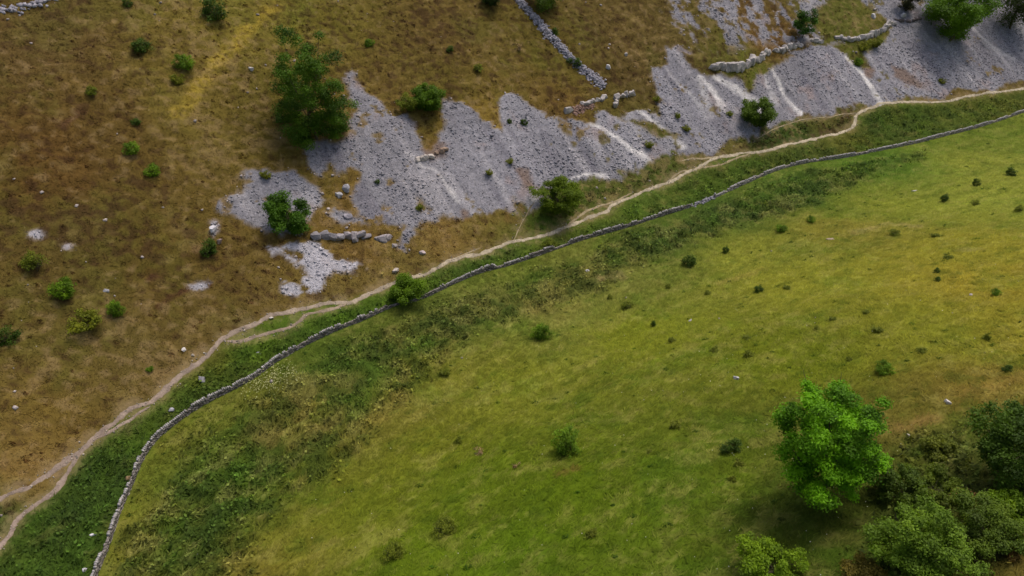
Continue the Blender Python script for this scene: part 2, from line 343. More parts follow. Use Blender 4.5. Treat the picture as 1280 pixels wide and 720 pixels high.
# height detail
flat = sstep(pmin, .5, 1.6)*sstep(wd_, .3, 1.0)
rid = 0.10*np.sin(2*np.pi*(Z0[fine]/.95+.9*fbm(fx/9, fy/9, 131, 3)))*far1*sstep(dd_f, 10, 20)
dz = (.10*n2+.05*n4+rid)*(1-.5*sm)
dz += np.maximum(lushall, nettle)*(.24*np.maximum(lt, -.2)+.55*mound) + .10*n3*nearslope
dz += sm*(.14*fbm(fx/1.0, fy/1.0, 133, 2)) + far1*(1-sm)*.16*sstep(-n2-.3*n1, .1, .5)*-1
dz += .35*sm*fbm(dd_f/30+al_f/4.0, dd_f/16, 137, 3)
dz = dz*flat - .10*(1-sstep(pmin, .4, 1.1))
ZG = Z0.copy(); ZG[fine] += dz
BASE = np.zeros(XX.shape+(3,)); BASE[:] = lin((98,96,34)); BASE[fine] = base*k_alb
MND = full(mound); PAL = full(pale_f); SCR = full(sm); LUS = full(lushall); NET = full(nettle); PM = full(pmin, 50.); WD = full(wd_, 50.); FAR = full(far1); STK = full(streak)

# ------------------------------------------------------------------ object helpers
def setp(o, label=None, cat=None, group=None, kind=None):
    if label: o['label'] = label
    if cat: o['category'] = cat
    if group: o['group'] = group
    if kind: o['kind'] = kind
    return o
def mesh_np(name, V, Fq, mat, parent=None, colr=None, smooth=False):
    """V (n,3); Fq (m,k) all faces with k corners"""
    me = bpy.data.meshes.new(name); V = np.ascontiguousarray(V, dtype=np.float32); Fq = np.ascontiguousarray(Fq, dtype=np.int32)
    m, k = Fq.shape
    me.vertices.add(len(V)); me.vertices.foreach_set('co', V.ravel())
    me.loops.add(m*k); me.loops.foreach_set('vertex_index', Fq.ravel())
    me.polygons.add(m); me.polygons.foreach_set('loop_start', np.arange(0, m*k, k, dtype=np.int32))
    me.update(calc_edges=True)
    if smooth: me.polygons.foreach_set('use_smooth', np.ones(m, bool))
    if colr is not None:
        a = me.color_attributes.new('Col', 'FLOAT_COLOR', 'POINT')
        c = np.ones((len(V), 4), np.float32); c[:, :3] = colr; a.data.foreach_set('color', c.ravel())
    me.materials.append(mat); me.validate()
    o = bpy.data.objects.new(name, me); col.objects.link(o)
    if parent is not None: o.parent = parent
    return o
def empty(name, loc):
    o = bpy.data.objects.new(name, None); o.empty_display_size = .3; col.objects.link(o); o.location = loc; return o

# ------------------------------------------------------------------ materials
def mat_new(name):
    m = bpy.data.materials.new(name); m.use_nodes = True; n = m.node_tree.nodes; b = n['Principled BSDF']
    b.inputs['Specular IOR Level'].default_value = .2; b.inputs['Roughness'].default_value = .85
    return m, n, m.node_tree.links, b
def node(n, t, **kw):
    x = n.new(t)
    for k, v in kw.items(): setattr(x, k, v)
    return x
def mixrgb(n, l, typ, fac, a, b):
    x = n.new('ShaderNodeMixRGB'); x.blend_type = typ
    for i, v in ((0, fac), (1, a), (2, b)):
        if hasattr(v, 'links'): l.new(v, x.inputs[i])
        elif isinstance(v, (int, float)): x.inputs[i].default_value = v
        else: x.inputs[i].default_value = (*v, 1)
    return x.outputs[0]
def ramp(n, l, src, stops):
    r = n.new('ShaderNodeValToRGB'); e = r.color_ramp.elements
    while len(e) < len(stops): e.new(.5)
    for i, (p, c) in enumerate(stops): e[i].position = p; e[i].color = (c, c, c, 1) if isinstance(c, (int, float)) else (*c, 1)
    l.new(src, r.inputs[0]); return r.outputs[0]
def noise(n, l, vec, scale, detail=4, rough=.6):
    x = n.new('ShaderNodeTexNoise'); x.inputs['Scale'].default_value = scale; x.inputs['Detail'].default_value = detail
    x.inputs['Roughness'].default_value = rough; l.new(vec, x.inputs['Vector']); return x.outputs['Fac']
def terrain_mat():
    m, n, l, b = mat_new('turf_and_scree')
    geo = n.new('ShaderNodeNewGeometry').outputs['Position']
    at = n.new('ShaderNodeAttribute'); at.attribute_name = 'Col'
    sa = n.new('ShaderNodeAttribute'); sa.attribute_name = 'scree'
    f1 = noise(n, l, geo, 2.6, 6, .72); f2 = noise(n, l, geo, .55, 4, .6)
    m1 = ramp(n, l, f1, [(.30, .80), (.5, 1.0), (.72, 1.22)]); m2 = ramp(n, l, f2, [(.3, .88), (.7, 1.12)])
    c = mixrgb(n, l, 'MULTIPLY', 1, at.outputs['Color'], m1); c = mixrgb(n, l, 'MULTIPLY', 1, c, m2)
    v = n.new('ShaderNodeTexVoronoi'); v.inputs['Scale'].default_value = 3.8; l.new(geo, v.inputs['Vector'])
    v2 = n.new('ShaderNodeTexVoronoi'); v2.inputs['Scale'].default_value = 8; l.new(geo, v2.inputs['Vector'])
    bw = n.new('ShaderNodeSeparateColor'); l.new(v.outputs['Color'], bw.inputs[0])
    st = ramp(n, l, bw.outputs[0], [(0, .80), (.6, 1.0), (1, 1.22)])
    sc_ = mixrgb(n, l, 'MULTIPLY', 1, at.outputs['Color'], st)
    c = mixrgb(n, l, 'MIX', sa.outputs['Fac'], c, sc_)
    l.new(c, b.inputs['Base Color']); b.inputs['Roughness'].default_value = .95; b.inputs['Specular IOR Level'].default_value = .1
    hs = n.new('ShaderNodeMix'); l.new(sa.outputs['Fac'], hs.inputs[0])
    l.new(noise(n, l, geo, 4.5, 5, .7), hs.inputs[2]); l.new(v2.outputs['Distance'], hs.inputs[3])
    bp = n.new('ShaderNodeBump'); bp.inputs['Strength'].default_value = .55; bp.inputs['Distance'].default_value = .16
    l.new(hs.outputs[0], bp.inputs['Height']); l.new(bp.outputs[0], b.inputs['Normal'])
    return m
def attr_mat(name, rough=.9, trans=0.0, spec=.15, nscale=None, soft=0.0):
    m, n, l, b = mat_new(name); at = n.new('ShaderNodeAttribute'); at.attribute_name = 'Col'; c = at.outputs['Color']
    if nscale:
        g = n.new('ShaderNodeNewGeometry').outputs['Position']
        c = mixrgb(n, l, 'MULTIPLY', 1, c, ramp(n, l, noise(n, l, g, nscale, 5, .65), [(.3, .7), (.5, 1.), (.7, 1.2)]))
        bp = n.new('ShaderNodeBump'); bp.inputs['Strength'].default_value = .6; bp.inputs['Distance'].default_value = .06
        l.new(noise(n, l, g, nscale*1.7, 5, .7), bp.inputs['Height']); l.new(bp.outputs[0], b.inputs['Normal'])
    l.new(c, b.inputs['Base Color']); b.inputs['Roughness'].default_value = rough; b.inputs['Specular IOR Level'].default_value = spec
    if soft:
        g2 = n.new('ShaderNodeNewGeometry'); a1 = n.new('ShaderNodeVectorMath'); a1.operation = 'SCALE'; a1.inputs['Scale'].default_value = 1-soft
        l.new(g2.outputs['Normal'], a1.inputs[0]); a2 = n.new('ShaderNodeVectorMath'); a2.operation = 'ADD'; a2.inputs[1].default_value = (0, 0, soft)
        l.new(a1.outputs[0], a2.inputs[0]); a3 = n.new('ShaderNodeVectorMath'); a3.operation = 'NORMALIZE'; l.new(a2.outputs[0], a3.inputs[0]); l.new(a3.outputs[0], b.inputs['Normal'])
    if trans:
        t = n.new('ShaderNodeBsdfTranslucent'); l.new(mixrgb(n, l, 'MULTIPLY', 1, c, (1.15, 1.1, .5)), t.inputs[0])
        mx = n.new('ShaderNodeMixShader'); mx.inputs[0].default_value = trans
        l.new(b.outputs[0], mx.inputs[1]); l.new(t.outputs[0], mx.inputs[2]); l.new(mx.outputs[0], n['Material Output'].inputs[0])
    return m
M_GROUND = terrain_mat()
M_HERB = attr_mat('herb_leaves', .75, .3, .15, None, .15)
M_GRASS = attr_mat('grass_blades', .85, .3, .1, None, .4)
M_LEAF = attr_mat('leaves', .6, .33, .2, None, .35)
M_STONE = attr_mat('loose_limestone', .9, 0, .15, 6)
M_ROCK = attr_mat('weathered_limestone', .92, 0, .15, 3)
M_PATH = attr_mat('trodden_limestone_earth', .95, 0, .1, 5)
M_BARK = attr_mat('bark', .9, 0, .15, 8)
M_PETAL = attr_mat('petals', .7, .2)

# ------------------------------------------------------------------ hillside
ny, nx = XX.shape
idx = np.arange(nx*ny).reshape(ny, nx)
Fq = np.stack([idx[:-1, :-1], idx[:-1, 1:], idx[1:, 1:], idx[1:, :-1]], -1).reshape(-1, 4)
hill = mesh_np('hillside', np.stack([XX, YY, ZG], -1).reshape(-1, 3), Fq, M_GROUND, None, BASE.reshape(-1, 3), True)
a = hill.data.attributes.new('scree', 'FLOAT', 'POINT'); a.data.foreach_set('value', SCR.ravel().astype(np.float32))
setp(hill, kind='structure')
def zat(x, y): return interp(ZG, x, y)

# footpaths: thin worn sheets that follow the ground
def resample(P, step):
    P = np.asarray(P); 
    # Catmull-Rom
    Q = [P[0]]
    for i in range(len(P)-1):
        p0 = P[max(i-1, 0)]; p1 = P[i]; p2 = P[i+1]; p3 = P[min(i+2, len(P)-1)]
        for t in np.linspace(0, 1, 9)[1:]:
            Q.append(.5*((2*p1)+(-p0+p2)*t+(2*p0-5*p1+4*p2-p3)*t*t+(-p0+3*p1-3*p2+p3)*t**3))
    Q = np.array(Q); L = np.concatenate([[0], np.cumsum(np.hypot(*(np.diff(Q, axis=0).T)))])
    s = np.arange(0, L[-1], step)
    C = np.stack([np.interp(s, L, Q[:, 0]), np.interp(s, L, Q[:, 1])], 1)
    T = np.gradient(C, axis=0); T /= np.linalg.norm(T, axis=1)[:, None]+1e-9
    return C, T, s
for i, (P, wd) in enumerate(zip(path_w, PW)):
    C, T, s = resample(P, .2); N = np.stack([-T[:, 1], T[:, 0]], 1)
    wl = wd*.5*(1+1.1*fbm(s/1.3, s*0+i*7, 141, 5, .75)); wr = wd*.5*(1+1.1*fbm(s/1.3, s*0+i*7+3, 142, 5, .75))
    off = .35*fbm(s/6, s*0+i, 143, 3)
    fade = np.minimum(1, np.minimum(s, s[-1]-s)/1.2+.15)
    K = 7; V = []; cc = []
    for k in range(K):
        f = k/(K-1); lat = off+(-wl*(1-f)+wr*f)*fade
        p = C+N*lat[:, None]
        z = zat(p[:, 0], p[:, 1])+.035 - (.05 if k in (0, K-1) else 0)
        V.append(np.stack([p[:, 0], p[:, 1], z], 1))
        q = fbm(p[:, 0]/.7, p[:, 1]/.7, 145, 3)
        c = np.ones((len(p), 3))*lin((182,168,142) if i in (0,) else (160,144,112))
        warm = sstep(p[:, 0], -45, 5)[:, None]; c = c*warm+lin((150,132,118))*(1-warm)
        c = c*(1+.45*q)[:, None]
        edge = abs(f-.5)*2
        c = c*(1-.55*edge**4)+lin((112,98,56))*(.55*edge**4)
        cc.append(c)
    V = np.stack(V, 1).reshape(-1, 3); cc = np.stack(cc, 1).reshape(-1, 3); n = len(C)
    ii = np.arange(n*K).reshape(n, K)
    Fp = np.stack([ii[:-1, :-1], ii[1:, :-1], ii[1:, 1:], ii[:-1, 1:]], -1).reshape(-1, 4)[:, ::-1]
    o = mesh_np('footpath', V, Fp, M_PATH, None, cc, True); setp(o, kind='structure')

# ------------------------------------------------------------------ stones
CUBE = np.array([[x, y, z] for x in (-.5, .5) for y in (-.5, .5) for z in (-.5, .5)])
CF = np.array([[0,1,3,2],[4,6,7,5],[0,4,5,1],[2,3,7,6],[0,2,6,4],[1,5,7,3]])
def rotm(yaw, tx, ty):
    cy, sy = np.cos(yaw), np.sin(yaw); cx, sx = np.cos(tx), np.sin(tx); c2, s2 = np.cos(ty), np.sin(ty); o = np.zeros_like(yaw); i = o+1
    Rz = np.stack([np.stack([cy,-sy,o],-1),np.stack([sy,cy,o],-1),np.stack([o,o,i],-1)],-2)
    Rx = np.stack([np.stack([i,o,o],-1),np.stack([o,cx,-sx],-1),np.stack([o,sx,cx],-1)],-2)
    Ry = np.stack([np.stack([c2,o,s2],-1),np.stack([o,i,o],-1),np.stack([-s2,o,c2],-1)],-2)
    return Rz@Rx@Ry
def stones(name, C, S, yaw, tilt, colr, mat, parent=None, jit=.16, r=rng):
    n = len(C); V = CUBE[None]*(1+0*S[:, None, :]) + r.uniform(-jit, jit, (n, 8, 3))
    top = V[..., 2] > 0
    V[..., :2] *= np.where(top, .78, 1.)[..., None]
    V = V*S[:, None, :]
    M = rotm(yaw, r.normal(0, 1, n)*tilt, r.normal(0, 1, n)*tilt)
    V = np.einsum('nij,nkj->nki', M, V)+C[:, None, :]
    Fs = (CF[None]+8*np.arange(n)[:, None, None]).reshape(-1, 4)
    return mesh_np(name, V.reshape(-1, 3), Fs, mat, parent, np.repeat(colr, 8, 0))

def dry_wall(P, h, wid, label, group, gaps=(), rough=1.0, seed=1, tone=1.0):
    r = np.random.default_rng(seed); C, T, s = resample(P, .34)
    N = np.stack([-T[:, 1], T[:, 0]], 1); n = len(C)
    z0 = zat(C[:, 0], C[:, 1]); root_i = n//2
    hv = h*(1+.3*rough*fbm(s/5, s*0, 150+seed, 3)+.22*rough*fbm(s/1.2, s*0, 170+seed, 2))
    for a0, b0, kf in gaps:
        q = (s/s[-1] > a0) & (s/s[-1] < b0); hv = np.where(q, hv*kf, hv)
    rt = empty('dry_stone_wall', (C[root_i, 0], C[root_i, 1], z0[root_i])); setp(rt, label, 'stone wall', group)
    base = np.array(rt.location)
    nc = 5; Cs = []; Ss = []; Ys = []; cs = []
    yaw0 = np.arctan2(T[:, 1], T[:, 0])
    for c in range(nc):
        for side in (-1, 1):
            f = (c+.5)/nc; lat = side*wid*(.30-.09*f)
            p = C+T*(.17*(c % 2)+r.uniform(-.05, .05, n))[:, None]+N*lat+N*r.normal(0, .025, n)[:, None]
            z = zat(p[:, 0], p[:, 1])*0+z0-.08+f*hv
            Cs.append(np.stack([p[:, 0], p[:, 1], z], 1)); 
            Ss.append(np.stack([r.uniform(.24, .44, n), np.full(n, wid*.5)*r.uniform(.85, 1.1, n), hv/nc*r.uniform(.8, 1.08, n)], 1))
            Ys.append(yaw0+r.normal(0, .06, n))
            g = tone*r.uniform(.4, 1.2, n)[:, None]*lin((146,138,130)); cs.append(g)
    k1 = stones('coursed_stones', np.concatenate(Cs)-base, np.concatenate(Ss), np.concatenate(Ys), .05, np.concatenate(cs), M_STONE, rt, .12, r)
    # coping stones laid on edge
    Cc, Tc, s2 = resample(P, .22); m = len(Cc); hh = np.interp(s2, s, hv); zz = zat(Cc[:, 0], Cc[:, 1])
    keep = (r.random(m) > .15) & (fbm(s2/2.5, s2*0, 190+seed, 2) > -.42)
    Cp = np.stack([Cc[:, 0], Cc[:, 1], np.interp(s2, s, z0)-.06+hh+.10], 1)[keep]; m = len(Cp)
    stones('coping_stones', Cp-base, np.stack([r.uniform(.12, .24, m), wid*r.uniform(.75, 1.15, m), r.uniform(.2, .34, m)], 1),
           np.arctan2(Tc[keep, 1], Tc[keep, 0])+r.normal(0, .12, m), .12, r.uniform(.7, 1.2, m)[:, None]*lin((176,170,166)), M_STONE, rt, .15, r)
    return rt
dry_wall(wallA_w, .66, .27, 'long grey dry stone wall curving from the bottom left of the valley floor past the green bush', 'dry stone walls along the valley floor', [(.475, .52, .55), (.56, .62, .75), (.64, .70, .55), (.74, .77, .6)], 1.0, 1)
dry_wall(wallB_w, .55, .32, 'straighter pale dry stone wall running to the right edge beyond the gap', 'dry stone walls along the valley floor', [(0, .03, .5), (.2, .23, .7)], .9, 2, 1.5)

# tumbled link between the walls, and the collapsed wall on the slope
def rubble_line(name, P, wid, hgt, dens, label, cat, seed, size=(.18, .5), c0=(158,154,160), group=None):
    r = np.random.default_rng(seed); C, T, s = resample(P, .1); N = np.stack([-T[:, 1], T[:, 0]], 1)
    n = int(s[-1]*dens); k = r.integers(0, len(C), n)
    wv = wid*(1+.45*fbm(s/3, s*0, 180+seed, 3))
    lat = np.clip(r.normal(0, .33, n), -.8, .8)*wv[k]; p = C[k]+N[k]*lat[:, None]+T[k]*r.uniform(-.1, .1, n)[:, None]
    f = np.maximum(0, 1-(np.abs(lat)/(wv[k]*.6))**2); z = zat(p[:, 0], p[:, 1])+hgt*f*r.uniform(.1, 1, n)
    sz = r.uniform(size[0], size[1], n)
    b = np.array([C[len(C)//2, 0], C[len(C)//2, 1], float(zat(C[len(C)//2, 0], C[len(C)//2, 1]))])
    o = stones(name, np.stack([p[:, 0], p[:, 1], z], 1)-b, np.stack([sz, sz*r.uniform(.6, 1, n), sz*r.uniform(.4, .8, n)], 1),
               r.uniform(0, 6.28, n), .35, r.uniform(.6, 1.25, n)[:, None]*lin(c0), M_STONE, None, .2, r)
    o.location = b; setp(o, label, cat, group); return o
rubble_line('collapsed_wall', wallC_w, 1.5, .55, 95, 'collapsed dry stone wall spilling down the brown slope from the top edge to the crags', 'stone wall', 11)
rubble_line('fallen_wall_section', G([(864,258),(872,255),(882,251),(892,247)]), .6, .3, 20, 'low tumbled remains closing the gap between the two valley walls', 'stone wall', 12, (.15, .4))
rubble_line('rubble_line', G([(-12,14),(3,11),(14,12),(24,14),(36,8),(50,4),(64,-1),(85,-6)]), 1.0, .12, 9, 'broken line of pale rocks in the turf at the top left corner', 'rocks', 13, (.2, .8))
rubble_line('stone_spill', G([(716,141),(724,137),(732,134),(742,131)]), 1.0, .2, 70, 'reddish stones spilled under the split crags at the foot of the collapsed wall', 'rocks', 14, (.12, .35), (150,122,108))

# ------------------------------------------------------------------ crags and boulders
def rock_verts(r, sub=9):
    g = np.linspace(-1, 1, sub+1); V = []; Fa = []
    for ax in range(3):
        for s in (-1, 1):
            U, W_ = np.meshgrid(g, g); b0 = len(V)
            P = np.zeros((sub+1, sub+1, 3)); P[..., ax] = s; P[..., (ax+1) % 3] = U*s; P[..., (ax+2) % 3] = W_
            b0 = sum(len(v) for v in V); V.append(P.reshape(-1, 3))
            ii = np.arange((sub+1)**2).reshape(sub+1, sub+1)+b0
            Fa.append(np.stack([ii[:-1, :-1], ii[:-1, 1:], ii[1:, 1:], ii[1:, :-1]], -1).reshape(-1, 4))
    V = np.concatenate(V); Fa = np.concatenate(Fa)
    nrm = V/np.linalg.norm(V, axis=1)[:, None]
    V = V*.62+nrm*.5
    for _ in range(9):                                    # flat broken faces
        d = r.normal(0, 1, 3); d[2] *= .6; d /= np.linalg.norm(d); c = r.uniform(.62, .95)
        q = V@d; V = V-np.maximum(q-c, 0)[:, None]*d
    s = r.integers(0, 999)
    n = fbm(V[:, 0]*1.6+V[:, 2]*1.3+5, V[:, 1]*1.6-V[:, 2]*.9+7, s, 4)
    V = V*(1+.13*n)[:, None]
    V[:, 2] += .03*np.sin(V[:, 2]*14)
    return V*.5, Fa
def rocks(name, items, label, cat='rock', group=None, c0=(176,170,166), seed=1, parent=None):
    """items: world (x, y, length, depth, height, yaw) that make one rock mass"""
    r = np.random.default_rng(seed); V = []; Fa = []; cc = []; nb = 0
    bx, by = items[0][0], items[0][1]; bz = float(zat(bx, by))
    for (x, y, L, D, H, yw) in items:
        v, f = rock_verts(r); v = v*np.array([L, D, H]); c, s = math.cos(yw), math.sin(yw)
        v = np.stack([v[:, 0]*c-v[:, 1]*s, v[:, 0]*s+v[:, 1]*c, v[:, 2]], 1)
        z = float(zat(x, y))+H*.22
        v += np.array([x-bx, y-by, z-bz]); V.append(v); Fa.append(f+nb); nb += len(v)
        t = fbm((v[:, 0]+bx)*1.7, v[:, 2]*3+v[:, 1], seed, 4)
        cc.append(lin(c0)*(r.uniform(.85, 1.1)*(1+.3*t))[:, None])
    o = mesh_np(name, np.concatenate(V), np.concatenate(Fa), M_ROCK, parent, np.concatenate(cc))
    o.location = (bx, by, bz); setp(o, label, cat, group); return o
def crag(pts, L, D, H, label, seed, c0=(178,170,164), step=1.0):
    L *= .95; step *= .88; D *= .75; H *= .82
    r = np.random.default_rng(seed); C, T, s = resample(G(pts), step); it = []
    for i in range(len(C)):
        k = r.uniform(.75, 1.25); ed = .55+.45*math.sin(math.pi*(i+.5)/len(C))
        it.append((C[i, 0]+r.normal(0, .12), C[i, 1]+r.normal(0, .12), L*k, D*r.uniform(.8, 1.2), H*ed*r.uniform(.75, 1.15), math.atan2(T[i, 1], T[i, 0])+r.normal(0, .15)))
    return rocks('limestone_crag', it, label, 'crag', 'limestone crags on the far slope', c0, seed)
crag([(890,84),(898,86),(908,87),(918,88),(930,85),(938,79),(942,74)], 1.9, 1.7, 2.7, 'tall bulging left half of the long pale crag band above the scree', 21)
crag([(946,76),(955,71),(962,68)], 1.7, 1.5, 2.2, 'short pale crag block in the middle of the long band above the scree', 22)
crag([(968,65),(976,64),(984,62),(993,59),(1003,56)], 1.0, 1.3, 1.7, 'low toothed crag band below the round shrub on the mottled scree', 23, step=.75)
crag([(1014,50),(1022,53),(1030,54)], 1.2, 1.2, 1.4, 'small crag stub between the two pale crag bands', 24)
crag([(1046,48),(1056,50),(1066,50),(1078,49),(1088,46),(1098,40),(1108,33),(1118,27)], 1.5, 1.3, 1.9, 'curved pale crag edging the brown grass shelf at upper right', 25)
crag([(400,300),(410,297),(420,297),(428,295)], 1.6, 1.5, 1.7, 'left block of the crag just right of the slanting tree', 26, (150,144,146))
crag([(434,296),(444,297),(455,296),(465,295)], 1.5, 1.4, 1.6, 'middle blocks of the low crag above the pale rock patch', 27, (156,148,148))
crag([(472,298),(480,300),(488,296)], 1.3, 1.3, 1.5, 'right end of the low crag above the pale rock patch', 28, (150,142,142))
crag([(1120,24),(1130,27),(1142,26),(1152,24)], 1.2, 1.0, .9, 'dark broken ledge left of the big round tree on the scree', 29, (110,100,98))
crag([(768,132),(770,126),(774,118)], 1.2, 1.3, 1.9, 'upright split crag at the lower end of the collapsed wall', 30)
crag([(778,122),(786,121),(794,116)], 1.2, 1.2, 1.6, 'rightmost crag blocks beside the collapsed wall', 31)
crag([(728,131),(738,129),(748,126),(757,121)], 1.2, 1.1, 1.2, 'row of pale broken blocks left of the split crag', 32)
crag([(523,202),(532,200),(541,197)], 1.2, 1.1, 1.1, 'cream crag blocks sticking out of the middle of the scree', 33, (188,178,168), .9)
crag([(547,194),(553,190),(558,187)], .9, .9, .9, 'brownish crag end right of the cream blocks in the scree', 34, (150,128,110))
def boulder(px, py, w_, d_, h_, label, c0=(196,190,186), seed=1, yaw=.3):
    P, t = ground([(px, py)]); k = t[0]/F
    return rocks('boulder', [(P[0, 0], P[0, 1], w_*k, d_*k, h_*k, yaw)], label, 'boulder', 'loose limestone boulders', c0, seed)
BO = [(711,140,17,10,10,'large pale boulder at the left end of the crag row below the collapsed wall',(186,178,172),.6),
 (760,85,11,7,7,'smooth white boulder alone on the turf right of the collapsed wall',(214,208,204),-.5),
 (782,69,4,9,5,'slim upright white stone on the brown turf right of the white boulder',(214,206,200),.2),
 (314,87,10,4,5,'small white rock alone on the turf left of the tallest left tree',(214,206,198),-.6),
 (920,474,11,8,6,'white rock lying alone in the middle of the green pasture',(220,214,212),-.7),
 (1184,504,5,13,7,'curved white rock on a brown bank at the right edge of the pasture',(206,198,190),.4),
 (1135,545,4,9,5,'slim white rock on the bare bank above the dark brambles',(206,196,188),.5),
 (133,364,9,6,5,'white boulder right of the pale green shrub on the left slope',(204,198,200),.1),
 (267,289,8,15,10,'tall white rock beside the small shrub left of the small scree',(206,202,204),-.3),
 (275,303,10,9,7,'reddish rock at the foot of the tall white rock',(158,136,128),.4),
 (424,245,11,9,9,'lower boulder of the pair left of the main scree',(190,186,186),.2),
 (432,237,14,12,10,'upper boulder of the pair left of the main scree',(178,174,176),-.4),
 (436,272,16,9,8,'grey boulder half buried in the small stony patch above the low crag',(166,160,166),.3),
 (493,308,9,6,5,'small rock right of the low crag',(170,160,156),0.),
 (528,317,9,8,5,'pinkish rock above the path midway along the slope',(180,164,160),.6),
 (495,340,11,9,6,'flat broken rock near the path above the green bush',(176,164,154),.3),
 (230,438,7,6,5,'white stone on the turf just above the path at left',(214,206,200),.4),
 (241,444,5,4,4,'small pale stone next to the white stone by the path',(200,186,170),.1),
 (339,397,7,6,3,'flat pale stone where the path forks',(200,190,180),.2),
 (118,672,12,7,5,'white rock in dark growth between path and wall at bottom left',(206,202,204),.2),
 (107,714,7,7,5,'white rock at the bottom edge left of the wall',(200,196,198),.7),
 (160,600,9,8,6,'brown boulder left of the wall at lower left',(150,126,92),.2),
 (214,513,8,10,5,'upright pale rock in the grass between path and wall',(196,192,196),.8),
 (254,478,10,12,8,'grey lichened rock beside dark weeds between path and wall',(150,146,148),.3),
 (323,440,9,6,4,'grey rock in the grass right of the forked path',(160,158,164),.2),
 (733,341,8,4,4,'small white rock at the left tip of the dark green band',(196,190,196),.1),
 (863,401,6,4,4,'tiny white rock in the pasture above the lone white rock',(206,200,196),.5),
 (1143,239,9,4,3,'flat white rock on the pasture below the right hand wall',(200,194,186),.1),
 (1037,300,12,7,3,'flat pinkish rocks poking from dry grass on the pasture',(176,156,132),.2),
 (1128,21,9,8,8,'pale block above the curved crag at upper right',(200,194,194),.3),
 (1092,21,8,7,7,'pale block above the brown grass shelf',(196,190,190),.8),
 (716,332,1,1,1,'',None,0)]
for i, (x, y, a_, b_, c_, lb, c0, yw) in enumerate(BO):
    if lb: boulder(x, y, a_*.78, b_*.72, c_*.85, lb, c0, 300+i, yw)

# ------------------------------------------------------------------ scatter
def scatter(n, margin=.12, seed=1):
    r = np.random.default_rng(seed); x = r.uniform(-100, 165, n); y = r.uniform(15, 215, n); z = zat(x, y)
    u, v, dep = project(x, y, z)
    k = (u > -1280*margin) & (u < 1280*(1+margin)) & (v > -720*margin) & (v < 720*(1+margin)) & (dep > 5)
    return x[k], y[k], z[k], dep[k], r
# scree stones
x, y, z, dep, r = scatter(620000, .12, 31)
s = interp(SCR, x, y); big = fbm(x/6, y/6, 201, 3); k = r.random(len(x)) < sstep(s, .25, .8)*(.75+.5*big)*(PMk := sstep(interp(PM, x, y), .5, .9))
k &= r.random(len(x)) > .55*interp(STK, x, y)
x, y, z = x[k], y[k], z[k]; n = len(x)
sz = (.08+.28*r.random(n)**3.2)*(1+.35*interp(PAL, x, y))*(1+.55*fbm(x/7, y/7, 207, 3)+.5*(r.random(n) > .985)); sz *= (1-.45*interp(STK, x, y))
c = interp(BASE, x, y)*(r.uniform(.80, 1.25, n)+.6*(r.random(n) > .97))[:, None]
print('scree stones', n)
o = stones('scree', np.stack([x, y, z+sz*.12], 1), np.stack([sz, sz*r.uniform(.6, 1, n), sz*r.uniform(.25, .5, n)], 1), r.uniform(0, 6.28, n), .28, c, M_STONE, None, .22, r)
setp(o, 'grey limestone scree covering the lower far slope', 'scree', None, 'stuff')
# loose stones in the turf by the scree and on the far slope
x, y, z, dep, r = scatter(90000, .1, 32)
s = interp(SCR, x, y); fa = interp(FAR, x, y); cl = fbm(x/5, y/5, 203, 3)
k = r.random(len(x)) < np.where(fa > .5, .010+.03*(cl > .3)+.55*((s > .01) & (s < .5)), .0012)*(interp(PM, x, y) > 1)
x, y, z = x[k], y[k], z[k]; n = len(x); sz = .10+.38*r.random(n)**3
o = stones('loose_stones', np.stack([x, y, z+sz*.15], 1), np.stack([sz, sz*r.uniform(.6, 1, n), sz*r.uniform(.4, .7, n)], 1), r.uniform(0, 6.28, n), .3, r.uniform(.6, 1.25, n)[:, None]*lin((176,164,158)), M_STONE, None, .2, r)
setp(o, 'small pale stones sprinkled through the brown turf', 'stones', None, 'stuff'); print('loose', n)
# stony crumbs on and beside the paths
# grass blades
def blades(name, x, y, z, h, wd, colr, K, spread, r, label, lean=2.6):
    n = len(x); N = n*K
    px = np.repeat(x, K)+r.normal(0, spread, N); py = np.repeat(y, K)+r.normal(0, spread, N)
    pz = zat(px, py)-.02; hh = np.repeat(h, K)*r.uniform(.6, 1.25, N); ww = np.repeat(wd, K)
    far_ = np.repeat(interp(FAR, x, y), K)
    la = 1.0+.9*fbm(px/9, py/9, 231, 2)+r.normal(0, .75+.6*far_, N); ll = r.uniform(.9, lean, N)*hh
    ax, ay = -np.sin(la)*ww, np.cos(la)*ww
    b = np.stack([px, py, pz], 1)
    tipz = zat(px+np.cos(la)*ll, py+np.sin(la)*ll)-pz
    v0 = b+np.stack([-ax, -ay, 0*ax], 1); v1 = b+np.stack([ax, ay, 0*ax], 1); v2 = b+np.stack([np.cos(la)*ll, np.sin(la)*ll, tipz+hh*.8], 1)
    V = np.stack([v0, v1, v2], 1).reshape(-1, 3); Ff = np.arange(N*3).reshape(-1, 3)
    cc = np.repeat(np.repeat(colr, K, 0)*r.uniform(.82, 1.22, N)[:, None], 3, 0)
    o = mesh_np(name, V, Ff, M_GRASS, None, cc); setp(o, label, 'grass', None, 'stuff'); return o
x, y, z, dep, r = scatter(430000, .1, 33)
s = interp(SCR, x, y); pm = interp(PM, x, y); wdn = interp(WD, x, y)
k = (s < .3) & (pm > .75) & (wdn > .5); x, y, z, s = x[k], y[k], z[k], s[k]; n = len(x); print('tufts', n)
lu = interp(LUS, x, y); fa = interp(FAR, x, y)
h = .10+.10*r.random(n)+.10*(1-fa)+.14*lu
blades('grass', x, y, z, h, ( .045+.04*r.random(n)), interp(BASE, x, y)*(1.18+.25*(r.random(n) > .8))[:, None], 4, .14, r, 'short rough grass covering both valley sides')
